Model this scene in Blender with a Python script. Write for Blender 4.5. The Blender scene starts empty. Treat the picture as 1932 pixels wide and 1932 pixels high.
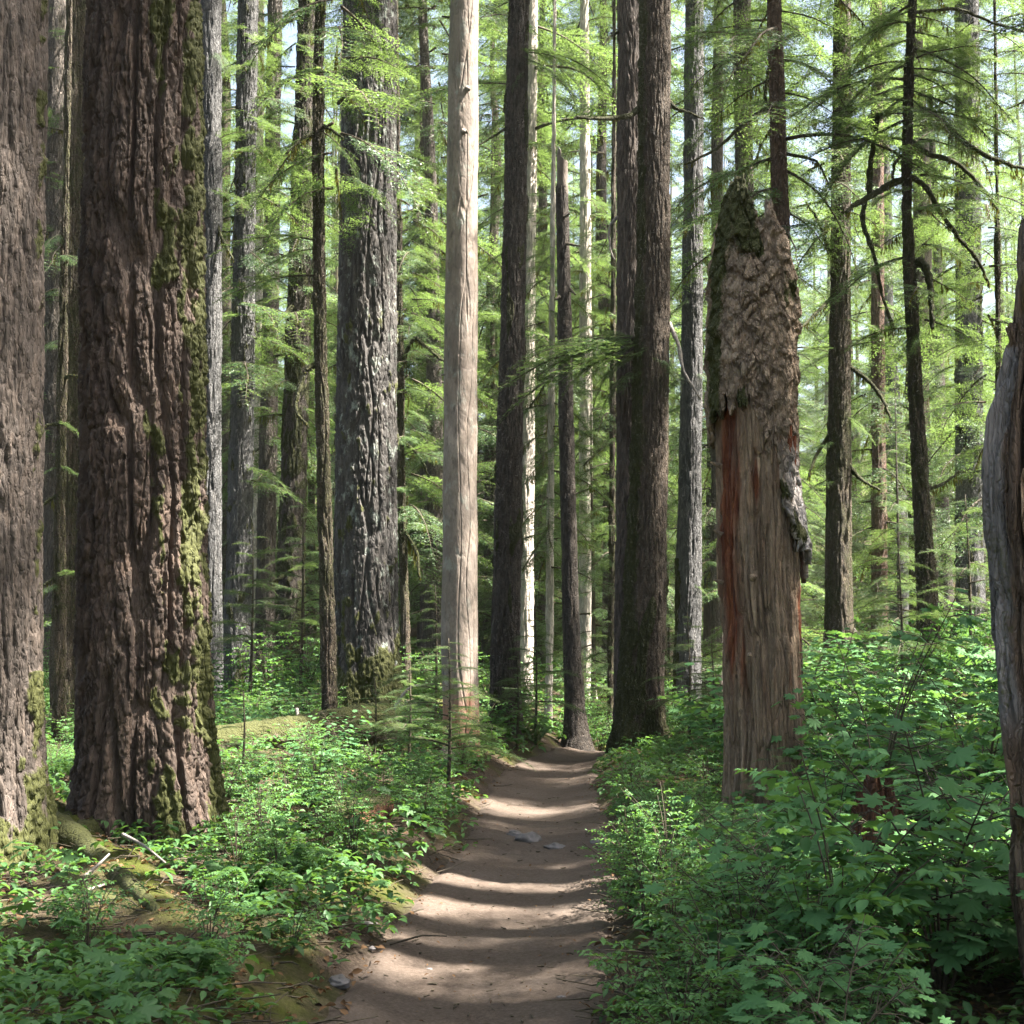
import bpy, math, random
import numpy as np
R_ = math.radians
rng = np.random.default_rng(7)
random.seed(7)
scn = bpy.context.scene
COL = scn.collection

# ------------------------------------------------------------------ camera
W = 1932.0          # the photograph is measured in 1932 px wide coordinates
F = 2654.0
PITCH = math.atan((1215 - 966) / F)
CAM_Z = 1.6
cam_d = bpy.data.cameras.new('camera')
cam = bpy.data.objects.new('camera', cam_d)
COL.objects.link(cam)
cam.location = (0, 0, CAM_Z)
cam.rotation_euler = (math.pi / 2 + PITCH, 0, 0)
cam_d.angle = 2 * math.atan(966 / F)
cam_d.clip_start = 0.05
cam_d.clip_end = 1500
scn.camera = cam

# ------------------------------------------------------------------ sky and sun
SUN_EL, SUN_AZ = R_(57), R_(98)      # azimuth clockwise from +Y (the view direction)
world = bpy.data.worlds.new('World')
scn.world = world
world.use_nodes = True
wn = world.node_tree
bg = wn.nodes['Background']
sky = wn.nodes.new('ShaderNodeTexSky')
sky.sky_type = 'NISHITA'
sky.sun_disc = False
sky.sun_elevation = SUN_EL
sky.sun_rotation = SUN_AZ
sky.air_density = 1.0
sky.dust_density = 5.0
wn.links.new(sky.outputs[0], bg.inputs[0])
bg.inputs[1].default_value = 0.047
sun_d = bpy.data.lights.new('sun', 'SUN')
sun_d.energy = 5.0
sun_d.angle = R_(0.5)
sun_d.color = (1.0, 0.93, 0.84)
sun = bpy.data.objects.new('sun', sun_d)
COL.objects.link(sun)
SUN_DIR = np.array([math.sin(SUN_AZ) * math.cos(SUN_EL), math.cos(SUN_AZ) * math.cos(SUN_EL), math.sin(SUN_EL)])
from mathutils import Vector, Matrix
sun.rotation_euler = Vector(SUN_DIR).to_track_quat('Z', 'Y').to_euler()
scn.view_settings.view_transform = 'Standard'
scn.view_settings.look = 'None'
scn.view_settings.exposure = 3.35
scn.view_settings.gamma = 1
scn.view_settings.use_curve_mapping = False
cy = scn.cycles
cy.max_bounces = 8
cy.diffuse_bounces = 4
cy.glossy_bounces = 2
cy.transmission_bounces = 4
cy.transparent_max_bounces = 4
cy.sample_clamp_indirect = 6
cy.caustics_reflective = False
cy.caustics_refractive = False
cy.use_denoising = True

# ------------------------------------------------------------------ pixel -> world
_cp, _sp = math.cos(PITCH), math.sin(PITCH)
def P(px, py, Y):
    """point at world depth Y seen at pixel (px, py) of the photograph"""
    a, b = (px - 966) / F, (966 - py) / F
    d = np.array([a, _cp - b * _sp, _sp + b * _cp])
    t = Y / d[1]
    return np.array([0, 0, CAM_Z]) + d * t
def m_per_px(Y, py=1215):
    b = (966 - py) / F
    return Y / (_cp - b * _sp) / F

# ------------------------------------------------------------------ noise (numpy)
_perm = np.random.default_rng(3).permutation(256)
_perm = np.concatenate([_perm, _perm, _perm])
_gr = np.random.default_rng(4).normal(size=(256, 3))
_gr /= np.linalg.norm(_gr, axis=1)[:, None]
def pn(x, y, z=0.0):
    x, y, z = np.broadcast_arrays(np.asarray(x, float), np.asarray(y, float), np.asarray(z, float))
    xi, yi, zi = np.floor(x).astype(int), np.floor(y).astype(int), np.floor(z).astype(int)
    xf, yf, zf = x - xi, y - yi, z - zi
    u, v, w = (t * t * t * (t * (t * 6 - 15) + 10) for t in (xf, yf, zf))
    xi &= 255; yi &= 255; zi &= 255
    def g(a, b, c):
        h = _perm[_perm[_perm[(xi + a) & 255] + ((yi + b) & 255)] + ((zi + c) & 255)]
        gg = _gr[h]
        return gg[..., 0] * (xf - a) + gg[..., 1] * (yf - b) + gg[..., 2] * (zf - c)
    x00 = g(0,0,0) * (1-u) + g(1,0,0) * u
    x10 = g(0,1,0) * (1-u) + g(1,1,0) * u
    x01 = g(0,0,1) * (1-u) + g(1,0,1) * u
    x11 = g(0,1,1) * (1-u) + g(1,1,1) * u
    return ((x00 * (1-v) + x10 * v) * (1-w) + (x01 * (1-v) + x11 * v) * w) * 1.6
def fbm(x, y, z=0.0, o=4):
    s, a, f = 0, 0.5, 1.0
    for k in range(o):
        s = s + a * pn(x * f + 17.3 * k, y * f + 5.1 * k, np.asarray(z) * f + 9.7 * k)
        a *= 0.5; f *= 2.03
    return s
def cell(x, y, z):
    """cellular noise: nearest distance, gap to the second nearest, random value of the nearest cell"""
    x, y, z = np.broadcast_arrays(x, y, z)
    xi, yi, zi = np.floor(x).astype(int), np.floor(y).astype(int), np.floor(z).astype(int)
    f1 = np.full(x.shape, 9.0); f2 = f1.copy(); idv = np.zeros(x.shape); dz = np.zeros(x.shape)
    for a in (-1, 0, 1):
        for b in (-1, 0, 1):
            for c in (-1, 0, 1):
                h = _perm[_perm[_perm[(xi + a) & 255] + ((yi + b) & 255)] + ((zi + c) & 255)]
                h2 = _perm[h + 11]; h3 = _perm[h2 + 37]
                d = np.sqrt((xi + a + h / 256 - x) ** 2 + (yi + b + h2 / 256 - y) ** 2 + (zi + c + h3 / 256 - z) ** 2)
                nw = d < f1
                f2 = np.where(nw, f1, np.minimum(f2, d)); idv = np.where(nw, h3 / 256, idv); dz = np.where(nw, z - (zi + c + h3 / 256), dz); f1 = np.minimum(f1, d)
    cell.dz = dz
    return f1, f2 - f1, idv
def sst(a, b, x):
    t = np.clip((np.asarray(x, float) - a) / (b - a), 0, 1)
    return t * t * (3 - 2 * t)

# ------------------------------------------------------------------ terrain
_py = np.array([-6, 0, 5.9, 8.75, 11.0, 13.5, 16.0, 18.9, 20.0, 22.0, 25.0, 30.0, 40.0])
_px = np.array([-.6, -.45, -.20, .03, .22, .27, .33, .68, .92, 1.35, 2.2, 3.6, 6.5])
_pw = np.array([.52, .52, .50, .54, .52, .49, .50, .46, .42, .4, .4, .4, .4])
def path_c(y): return np.interp(y, _py, _px)
def path_w(y): return np.interp(y, _py, _pw)
def ground_z(x, y):
    x, y = np.asarray(x, float), np.asarray(y, float)
    c, w = path_c(y), path_w(y)
    d = x - c
    ad = np.abs(d)
    z = 0.06 * np.clip(ad / w, 0, 1) ** 2 + (0.20 + 0.04 * pn(y * .8, d * .3, 3.3)) * sst(w * .95, w + .55, ad)
    off = sst(w + .3, w + 2.5, ad)
    left = sst(0, 1, -d)
    z = z + off * left * (0.04 * np.clip(y - 9, 0, 12))
    z = z + sst(9, 24, y) * np.clip(d - 1.2, 0, 14) * 0.27 * (1 - .5 * sst(40, 70, y))
    z = z - 0.5 * sst(20.5, 27, y) * (1 - sst(1.5, 5, ad)) 
    z = z + np.clip(y - 42, 0, 200) * 0.16 * sst(42, 70, y)
    z = z + off * (0.16 * pn(x * .35, y * .35, 1.1) + 0.10 * pn(x * .9, y * .9, 5.5)) 
    z = z + (.25 + off) * 0.03 * pn(x * 3.1, y * 3.1, 8.5)
    return z
def G(x, y): return float(ground_z(x, y))
def hit(px, py):
    """ground point under a pixel"""
    ys = np.linspace(3.0, 45, 1600)
    b = (966 - py) / F
    tt = ys / (_cp - b * _sp)
    xs = (px - 966) / F * tt
    zs = CAM_Z + (_sp + b * _cp) * tt
    k = np.argmax(zs < ground_z(xs, ys))
    return np.array([xs[k], ys[k], float(ground_z(xs[k], ys[k]))])
RIDGE_PX = ([(30, 1540), (70, 1552), (130, 1585), (200, 1638), (270, 1695), (335, 1760)], [(20, 1560), (90, 1640), (140, 1700), (190, 1775)],
            [(400, 1585), (440, 1600), (490, 1630), (545, 1668)], [(320, 1600), (360, 1640), (410, 1690)], [(1165, 1425), (1138, 1440), (1112, 1460), (1090, 1476)])
STRIPS = [np.array([hit(*p)[:2] for p in q]) for q in RIDGE_PX + ([(120, 1668), (360, 1780), (600, 1895)],)]
def strip_dist(x, y, which):
    x, y = np.asarray(x, float), np.asarray(y, float)
    d = np.full(x.shape, 9.0); along = np.zeros(x.shape)
    for q in which:
        for k, (a, b) in enumerate(zip(q[:-1], q[1:])):
            v = b - a; L2 = v @ v
            t = np.clip(((x - a[0]) * v[0] + (y - a[1]) * v[1]) / L2, 0, 1)
            dd = np.hypot(x - a[0] - t * v[0], y - a[1] - t * v[1])
            along = np.where(dd < d, (k + t) / (len(q) - 1), along); d = np.minimum(d, dd)
    return d, along
_ground_plain = ground_z
def ridge_h(x, y):
    x, y = np.asarray(x, float), np.asarray(y, float)
    d, al = strip_dist(x + .08 * pn(x * 4, y * 4, 1), y + .08 * pn(x * 4, y * 4, 7), STRIPS[:1])
    w = .22 * (1.15 - .5 * al)
    return (1 - .75 * al) * np.exp(-(d / w) ** 2)
def ground_z(x, y):
    return _ground_plain(x, y) + .25 * ridge_h(x, y)

# ------------------------------------------------------------------ mesh helpers
def mesh(name, V, faces, mats, smooth=False, attrs=None, midx=None):
    """V (n,3); faces: list of int arrays (m,k)"""
    me = bpy.data.meshes.new(name)
    V = np.ascontiguousarray(V, np.float32)
    me.vertices.add(len(V))
    me.vertices.foreach_set('co', V.ravel())
    faces = [np.asarray(f, np.int32) for f in faces if len(f)]
    loops = np.concatenate([f.ravel() for f in faces])
    tot = np.concatenate([np.full(len(f), f.shape[1], np.int32) for f in faces])
    start = np.concatenate([[0], np.cumsum(tot)[:-1]]).astype(np.int32)
    me.loops.add(len(loops)); me.loops.foreach_set('vertex_index', loops)
    me.polygons.add(len(tot)); me.polygons.foreach_set('loop_start', start)
    if smooth: me.polygons.foreach_set('use_smooth', np.ones(len(tot), bool))
    for m in (mats if isinstance(mats, (list, tuple)) else [mats]): me.materials.append(m)
    if midx is not None: me.polygons.foreach_set('material_index', np.asarray(midx, np.int32))
    for k, a in (attrs or {}).items():
        at = me.attributes.new(k, 'FLOAT', 'POINT')
        at.data.foreach_set('value', np.ascontiguousarray(a, np.float32))
    me.update()
    me.validate()
    return me
def link(name, data, parent=None, loc=(0, 0, 0)):
    o = bpy.data.objects.new(name, data)
    o.location = loc
    COL.objects.link(o)
    if parent is not None: o.parent = parent
    return o
def tag(o, label=None, cat=None, group=None, kind=None):
    if label: o['label'] = label
    if cat: o['category'] = cat
    if group: o['group'] = group
    if kind: o['kind'] = kind
    return o
def thing(name, loc, label, cat, group=None):
    return tag(link(name, None, None, loc), label, cat, group)
class MB:
    def __init__(s): s.V = []; s.T = []; s.Q = []; s.n = 0; s.A = []
    def add(s, V, tris=None, quads=None, a=0.0):
        V = np.asarray(V, float)
        if tris is not None and len(tris): s.T.append(np.asarray(tris, int) + s.n)
        if quads is not None and len(quads): s.Q.append(np.asarray(quads, int) + s.n)
        s.V.append(V); s.A.append(np.broadcast_to(np.asarray(a, float), (len(V),)))
        s.n += len(V)
    def arrays(s):
        return (np.concatenate(s.V), np.concatenate(s.T) if s.T else np.zeros((0, 3), int),
                np.concatenate(s.Q) if s.Q else np.zeros((0, 4), int), np.concatenate(s.A))
    def mesh(s, name, mat, smooth=False, attr='tint'):
        V, T, Q, A = s.arrays()
        return mesh(name, V, [T, Q], mat, smooth, {attr: A})
def frame_along(pts):
    pts = np.asarray(pts, float)
    t = np.gradient(pts, axis=0)
    t /= np.linalg.norm(t, axis=1)[:, None] + 1e-9
    ref = np.where(np.abs(t[:, 2:3]) > .9, np.array([[1., 0, 0]]), np.array([[0, 0, 1.]]))
    a = np.cross(t, ref); a /= np.linalg.norm(a, axis=1)[:, None] + 1e-9
    b = np.cross(t, a)
    return t, a, b
def tube_arrays(pts, rad, n=7, cap=True, noise=0.0):
    pts = np.asarray(pts, float); rad = np.broadcast_to(np.asarray(rad, float), (len(pts),))
    t, a, b = frame_along(pts)
    th = np.linspace(0, 2 * np.pi, n, endpoint=False)
    ring = a[:, None, :] * np.cos(th)[None, :, None] + b[:, None, :] * np.sin(th)[None, :, None]
    r = rad[:, None] * np.ones(n)[None]
    if noise:
        q = pts[:, None, :] + ring * rad[:, None, None]
        r = r * (1 + noise * pn(q[..., 0] * 14, q[..., 1] * 14, q[..., 2] * 14))
    V = (pts[:, None, :] + ring * r[..., None]).reshape(-1, 3)
    m = len(pts)
    i, j = np.meshgrid(np.arange(m - 1), np.arange(n), indexing='ij')
    Q = np.stack([i * n + j, i * n + (j + 1) % n, (i + 1) * n + (j + 1) % n, (i + 1) * n + j], -1).reshape(-1, 4)
    T = np.zeros((0, 3), int)
    if cap:
        V = np.concatenate([V, pts[:1], pts[-1:]])
        k = len(V)
        jj = np.arange(n)
        T = np.concatenate([np.stack([(jj + 1) % n, jj, np.full(n, k - 2)], -1),
                            np.stack([(m - 1) * n + jj, (m - 1) * n + (jj + 1) % n, np.full(n, k - 1)], -1)])
    return V, T, Q
def spline(pts, n):
    pts = np.asarray(pts, float)
    if len(pts) == 2: return pts[0] + (pts[1] - pts[0]) * np.linspace(0, 1, n)[:, None]
    p = np.concatenate([[2 * pts[0] - pts[1]], pts, [2 * pts[-1] - pts[-2]]])
    s = np.linspace(0, len(pts) - 1 - 1e-6, n)
    k = s.astype(int); u = (s - k)[:, None]
    p0, p1, p2, p3 = p[k], p[k + 1], p[k + 2], p[k + 3]
    return .5 * (2 * p1 + (p2 - p0) * u + (2 * p0 - 5 * p1 + 4 * p2 - p3) * u**2 + (3 * p1 - p0 - 3 * p2 + p3) * u**3)

# ------------------------------------------------------------------ materials
def new_mat(name):
    m = bpy.data.materials.new(name)
    m.use_nodes = True
    nt = m.node_tree
    b = nt.nodes['Principled BSDF']
    return m, nt, b
def N(nt, t, **kw):
    n = nt.nodes.new(t)
    for k, v in kw.items():
        if k.startswith('i_'):
            n.inputs[int(k[2:]) if k[2:].isdigit() else k[2:]].default_value = v
        else: setattr(n, k, v)
    return n
def noise_node(nt, coord, scale, sx=(1, 1, 1), detail=5, rough=.6, dist=0.0):
    mp = N(nt, 'ShaderNodeMapping'); mp.inputs['Scale'].default_value = sx
    nt.links.new(coord, mp.inputs[0])
    n = N(nt, 'ShaderNodeTexNoise')
    n.inputs['Scale'].default_value = scale; n.inputs['Detail'].default_value = detail
    n.inputs['Roughness'].default_value = rough; n.inputs['Distortion'].default_value = dist
    nt.links.new(mp.outputs[0], n.inputs['Vector'])
    return n
def ramp(nt, fac, stops):
    r = N(nt, 'ShaderNodeValToRGB')
    e = r.color_ramp.elements
    while len(e) < len(stops): e.new(0.5)
    for k, (p, c) in enumerate(stops):
        e[k].position = p
        e[k].color = (*c, 1) if len(c) == 3 else c
    nt.links.new(fac, r.inputs[0])
    return r
def mixc(nt, fac, a, b, mode='MIX'):
    m = N(nt, 'ShaderNodeMix', data_type='RGBA', blend_type=mode)
    for s, v in ((0, fac), (6, a), (7, b)):
        if isinstance(v, (int, float)): m.inputs[s].default_value = v
        elif isinstance(v, tuple): m.inputs[s].default_value = (*v, 1)
        else: nt.links.new(v, m.inputs[s])
    return m.outputs[2]
def math_n(nt, op, a, b=None, clamp=False):
    m = N(nt, 'ShaderNodeMath', operation=op, use_clamp=clamp)
    for k, v in enumerate((a, b)):
        if v is None: continue
        if isinstance(v, (int, float)): m.inputs[k].default_value = v
        else: nt.links.new(v, m.inputs[k])
    return m.outputs[0]
MOSS_A, MOSS_B = (.014, .018, .004), (.066, .070, .012)
def bark_mat(name, c0, c1, c2, sx=(9, 9, 1.4), fine=60, bump=.35, dist=.02, moss=0.0, lichen=0.0, extra=None, crackh=.8, plate=.8, mottle=.45, spots=0.0):
    m, nt, b = new_mat(name)
    tc = N(nt, 'ShaderNodeTexCoord').outputs['Object']
    n1 = noise_node(nt, tc, 1.0, sx, 6, .65, .4)
    n2 = noise_node(nt, tc, fine, (1, 1, .5), 4, .6)
    n3 = noise_node(nt, tc, .9, (1, 1, .45), 3)
    col = ramp(nt, n1.outputs[0], [(.3, c0), (.5, c1), (.7, c2)]).outputs[0]
    col = mixc(nt, .35, col, ramp(nt, n2.outputs[0], [(.3, tuple(x * .5 for x in c1)), (.7, tuple(min(1, x * 1.5) for x in c1))]).outputs[0])
    col = mixc(nt, math_n(nt, 'MULTIPLY', ramp(nt, n3.outputs[0], [(.35, (0, 0, 0)), (.65, (1, 1, 1))]).outputs[0], mottle), col, tuple(x * .62 for x in c1))
    if spots:
        ns = noise_node(nt, tc, 13, (1, 1, .35), 4, .6)
        col = mixc(nt, math_n(nt, 'MULTIPLY', ramp(nt, ns.outputs[0], [(.58, (0, 0, 0)), (.68, (1, 1, 1))]).outputs[0], spots), col, tuple(x * .4 for x in c1))
    if lichen:
        nl = noise_node(nt, tc, 7, (1, 1, .6), 6, .7)
        lf = math_n(nt, 'MULTIPLY', ramp(nt, nl.outputs[0], [(.56, (0, 0, 0)), (.66, (1, 1, 1))]).outputs[0], lichen)
        col = mixc(nt, lf, col, (.33, .38, .33))
    if extra:
        at = N(nt, 'ShaderNodeAttribute', attribute_name='rot')
        nr = noise_node(nt, tc, 1.2, (14, 14, 1.2), 5, .65)
        rc = ramp(nt, nr.outputs[0], [(.3, extra[0]), (.55, extra[1]), (.75, extra[2])]).outputs[0]
        col = mixc(nt, at.outputs['Fac'], col, rc)
    at = N(nt, 'ShaderNodeAttribute', attribute_name='moss')
    nm = noise_node(nt, tc, 3.0, (1, 1, .4), 5, .65)
    nf = noise_node(nt, tc, 55, (1, 1, 1), 3, .6)
    mc = mixc(nt, nf.outputs[0], MOSS_A, MOSS_B)
    base = math_n(nt, 'ADD', at.outputs['Fac'], moss)
    mf = math_n(nt, 'ADD', math_n(nt, 'MULTIPLY', base, 2.2), math_n(nt, 'SUBTRACT', nm.outputs[0], 1.22))
    mf = math_n(nt, 'MULTIPLY', math_n(nt, 'ADD', mf, math_n(nt, 'MULTIPLY', math_n(nt, 'SUBTRACT', nf.outputs[0], .5), .7)), 3.2, True)
    col = mixc(nt, mf, col, mc)
    nt.links.new(col, b.inputs['Base Color'])
    b.inputs['Roughness'].default_value = .82
    b.inputs['Specular IOR Level'].default_value = .35
    bp = N(nt, 'ShaderNodeBump'); bp.inputs['Strength'].default_value = bump; bp.inputs['Distance'].default_value = dist
    wv = N(nt, 'ShaderNodeVectorMath', operation='ADD'); nv = noise_node(nt, tc, 9, (1, 1, 1), 3)
    sc_ = N(nt, 'ShaderNodeVectorMath', operation='SCALE'); nt.links.new(nv.outputs['Color'], sc_.inputs[0]); sc_.inputs['Scale'].default_value = .05
    nt.links.new(tc, wv.inputs[0]); nt.links.new(sc_.outputs[0], wv.inputs[1])
    mpv = N(nt, 'ShaderNodeMapping'); mpv.inputs['Scale'].default_value = (sx[0] * 2.2, sx[1] * 2.2, sx[2] * 2.4); nt.links.new(wv.outputs[0], mpv.inputs[0])
    vo = N(nt, 'ShaderNodeTexVoronoi', feature='DISTANCE_TO_EDGE'); nt.links.new(mpv.outputs[0], vo.inputs['Vector']); vo.inputs['Scale'].default_value = 1.0
    vc = N(nt, 'ShaderNodeTexVoronoi'); nt.links.new(mpv.outputs[0], vc.inputs['Vector']); vc.inputs['Scale'].default_value = .8
    sep = N(nt, 'ShaderNodeSeparateColor'); nt.links.new(vc.outputs['Color'], sep.inputs[0])
    pl = ramp(nt, sep.outputs[0], [(0, (.62, .62, .62)), (.55, (1, 1, 1)), (1, (1.45, 1.4, 1.35))]).outputs[0]
    plc = mixc(nt, plate, col, mixc(nt, 1.0, col, pl, 'MULTIPLY')); nt.links.new(mixc(nt, mf, plc, mc), b.inputs['Base Color'])
    crack = ramp(nt, vo.outputs['Distance'], [(0.0, (0, 0, 0)), (.16, (1, 1, 1))]).outputs[0]
    h = math_n(nt, 'ADD', math_n(nt, 'ADD', n1.outputs[0], math_n(nt, 'MULTIPLY', crack, crackh)), math_n(nt, 'MULTIPLY', n2.outputs[0], .45))
    nt.links.new(h, bp.inputs['Height']); nt.links.new(bp.outputs[0], b.inputs['Normal'])
    return m
def leaf_mat(name, c0, c1, ct, trans=.42, rough=.45, spec=.35):
    m, nt, b = new_mat(name)
    at = N(nt, 'ShaderNodeAttribute', attribute_name='tint')
    oi = N(nt, 'ShaderNodeObjectInfo')
    f = math_n(nt, 'ADD', math_n(nt, 'MULTIPLY', at.outputs['Fac'], .7), math_n(nt, 'MULTIPLY', oi.outputs['Random'], .3))
    col = mixc(nt, f, c0, c1)
    nt.links.new(col, b.inputs['Base Color'])
    b.inputs['Roughness'].default_value = rough
    b.inputs['Specular IOR Level'].default_value = spec
    tr = N(nt, 'ShaderNodeBsdfTranslucent')
    nt.links.new(mixc(nt, f, tuple(x * .7 for x in ct), ct), tr.inputs[0])
    mx = N(nt, 'ShaderNodeMixShader'); mx.inputs[0].default_value = trans
    nt.links.new(b.outputs[0], mx.inputs[1]); nt.links.new(tr.outputs[0], mx.inputs[2])
    nt.links.new(mx.outputs[0], nt.nodes['Material Output'].inputs[0])
    return m
M = {}
M['fir'] = bark_mat('furrowed_fir_bark', (0.030, 0.021, 0.016), (0.063, 0.044, 0.033), (0.113, 0.087, 0.069), (10, 10, 2.2), 70, .6, .02)
M['firgrey'] = bark_mat('grey_furrowed_bark', (0.022, 0.020, 0.017), (0.046, 0.042, 0.038), (0.083, 0.078, 0.073), (10, 10, 2.2), 70, .6, .02, lichen=.6)
M['flaky'] = bark_mat('flaky_brown_bark', (0.032, 0.025, 0.020), (0.069, 0.055, 0.045), (0.122, 0.100, 0.087), (16, 16, 3.2), 80, .6, .015)
M['pale'] = bark_mat('pale_smooth_bark', (0.1, 0.078, 0.06), (0.2, 0.165, 0.135), (0.29, 0.25, 0.215), (7, 7, 2.5), 45, .5, .012, crackh=.25, plate=.4, mottle=.8, spots=.85, lichen=.35, extra=((.22, .085, .05), (.36, .19, .13), (.45, .3, .22)))
M['scaly'] = bark_mat('scaly_grey_brown_bark', (0.035, 0.027, 0.021), (0.073, 0.060, 0.048), (0.138, 0.119, 0.099), (24, 24, 4.5), 90, 1.0, .045)
M['darkmoss'] = bark_mat('dark_mossy_bark', (0.047, 0.034, 0.023), (0.085, 0.064, 0.044), (0.145, 0.115, 0.085), (24, 24, 3.5), 90, 1.0, .045, moss=.27)
M['greyb'] = bark_mat('blue_grey_bark', (0.064, 0.064, 0.062), (0.101, 0.101, 0.100), (0.143, 0.143, 0.143), (18, 18, 2.0), 60, 1.0, .045)
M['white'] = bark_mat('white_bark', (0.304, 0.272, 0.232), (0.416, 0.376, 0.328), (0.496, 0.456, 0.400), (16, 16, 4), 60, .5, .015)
M['mossy'] = bark_mat('moss_grown_bark', (0.051, 0.038, 0.025), (0.087, 0.066, 0.046), (0.128, 0.102, 0.076), (22, 22, 4), 80, 1.0, .045, moss=.36)
M['far'] = bark_mat('distant_bark', (0.064, 0.053, 0.041), (0.101, 0.085, 0.071), (0.151, 0.133, 0.115), (14, 14, 2.2), 40, 1.0, .045, moss=.24)
M['redbark'] = bark_mat('reddish_bark', (0.098, 0.055, 0.039), (0.156, 0.098, 0.072), (0.234, 0.169, 0.130), (22, 22, 5), 70, 1.0, .045, moss=.12)
M['wood'] = bark_mat('weathered_wood', (.065, .042, .026), (.21, .15, .098), (.38, .30, .215), (20, 20, 1.1), 60, .6, .02, extra=((.05, .012, .005), (.13, .038, .013), (.22, .085, .032)))
M['snagbark'] = bark_mat('plated_dead_bark', (0.085, 0.061, 0.040), (0.247, 0.185, 0.128), (0.408, 0.328, 0.247), (12, 12, 6), 60, .6, .02, extra=((.27, .24, .22), (.36, .34, .33), (.46, .44, .43)))
M['silver'] = bark_mat('silver_weathered_wood', (.035, .024, .016), (.115, .082, .058), (.23, .175, .13), (24, 24, 1.2), 60, .7, .02, extra=((.07, .064, .06), (.15, .145, .145), (.22, .215, .22)))
M['rotten'] = bark_mat('rotten_red_wood', (0.050, 0.017, 0.007), (0.095, 0.036, 0.015), (0.146, 0.064, 0.028), (24, 24, 2.5), 60, .9, .03, moss=.1)
M['log'] = bark_mat('mossy_log_bark', (.05, .036, .024), (.10, .076, .053), (.17, .135, .10), (9, 9, 9), 70, .9, .04, moss=.20, crackh=.2, plate=.4)
M['twig'] = bark_mat('twig_bark', (.03, .024, .015), (.055, .045, .028), (.085, .07, .045), (20, 20, 20), 60, .3, .01)
M['stick'] = bark_mat('bleached_stick', (0.154, 0.132, 0.110), (0.209, 0.187, 0.165), (0.264, 0.242, 0.220), (20, 20, 20), 60, .3, .01)
M['needles'] = leaf_mat('conifer_needles', (.032, .080, .034), (.072, .135, .046), (.20, .31, .07), .46)
M['moss'] = leaf_mat('hanging_moss', (.05, .055, .012), (.12, .115, .028), (.2, .19, .035), .35, .9, .05)
M['maple'] = leaf_mat('broad_shrub_leaf', (.050, .138, .056), (.105, .225, .080), (.17, .34, .06), .40, .62, .18)
M['huck'] = leaf_mat('small_shrub_leaf', (.05, .13, .045), (.085, .19, .055), (.17, .34, .05), .40, .5, .3)
M['herb'] = leaf_mat('ground_herb_leaf', (.04, .105, .035), (.08, .17, .05), (.15, .30, .045), .38, .5, .3)
M['deadleaf'] = leaf_mat('dead_brown_leaf', (.05, .028, .014), (.19, .115, .06), (.16, .08, .03), .2, .8, .1)
M['fern'] = leaf_mat('fern_frond', (.04, .10, .03), (.07, .15, .04), (.14, .28, .04), .38, .5, .3)

def ground_mat():
    m, nt, b = new_mat('forest_floor')
    tc = N(nt, 'ShaderNodeTexCoord').outputs['Object']
    n1 = noise_node(nt, tc, 1.1, (1, 1, 1), 6, .65)
    n2 = noise_node(nt, tc, 38, (1, 1, 1), 5, .7)
    n3 = noise_node(nt, tc, 130, (1, 1, 1), 3, .6)
    litter = ramp(nt, n2.outputs[0], [(.3, (.025, .018, .012)), (.5, (.065, .048, .034)), (.72, (.13, .10, .072))]).outputs[0]
    moss = mixc(nt, n3.outputs[0], (.022, .030, .006), (.085, .095, .016))
    f = ramp(nt, n1.outputs[0], [(.46, (0, 0, 0)), (.6, (1, 1, 1))]).outputs[0]
    dt = N(nt, 'ShaderNodeAttribute', attribute_name='dirt')
    ms = N(nt, 'ShaderNodeAttribute', attribute_name='mossy')
    f = math_n(nt, 'MAXIMUM', f, math_n(nt, 'MULTIPLY', math_n(nt, 'SUBTRACT', math_n(nt, 'ADD', ms.outputs['Fac'], n2.outputs[0]), .55), 1.8, True))
    soil = ramp(nt, n2.outputs[0], [(.3, (.03, .022, .015)), (.52, (.07, .054, .043)), (.72, (.13, .106, .088))]).outputs[0]
    nt.links.new(mixc(nt, dt.outputs['Fac'], mixc(nt, f, litter, moss), soil), b.inputs['Base Color'])
    b.inputs['Roughness'].default_value = .95
    b.inputs['Specular IOR Level'].default_value = .1
    bp = N(nt, 'ShaderNodeBump'); bp.inputs['Strength'].default_value = .8; bp.inputs['Distance'].default_value = .03
    nt.links.new(math_n(nt, 'ADD', n2.outputs[0], n3.outputs[0]), bp.inputs['Height']); nt.links.new(bp.outputs[0], b.inputs['Normal'])
    return m
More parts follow.
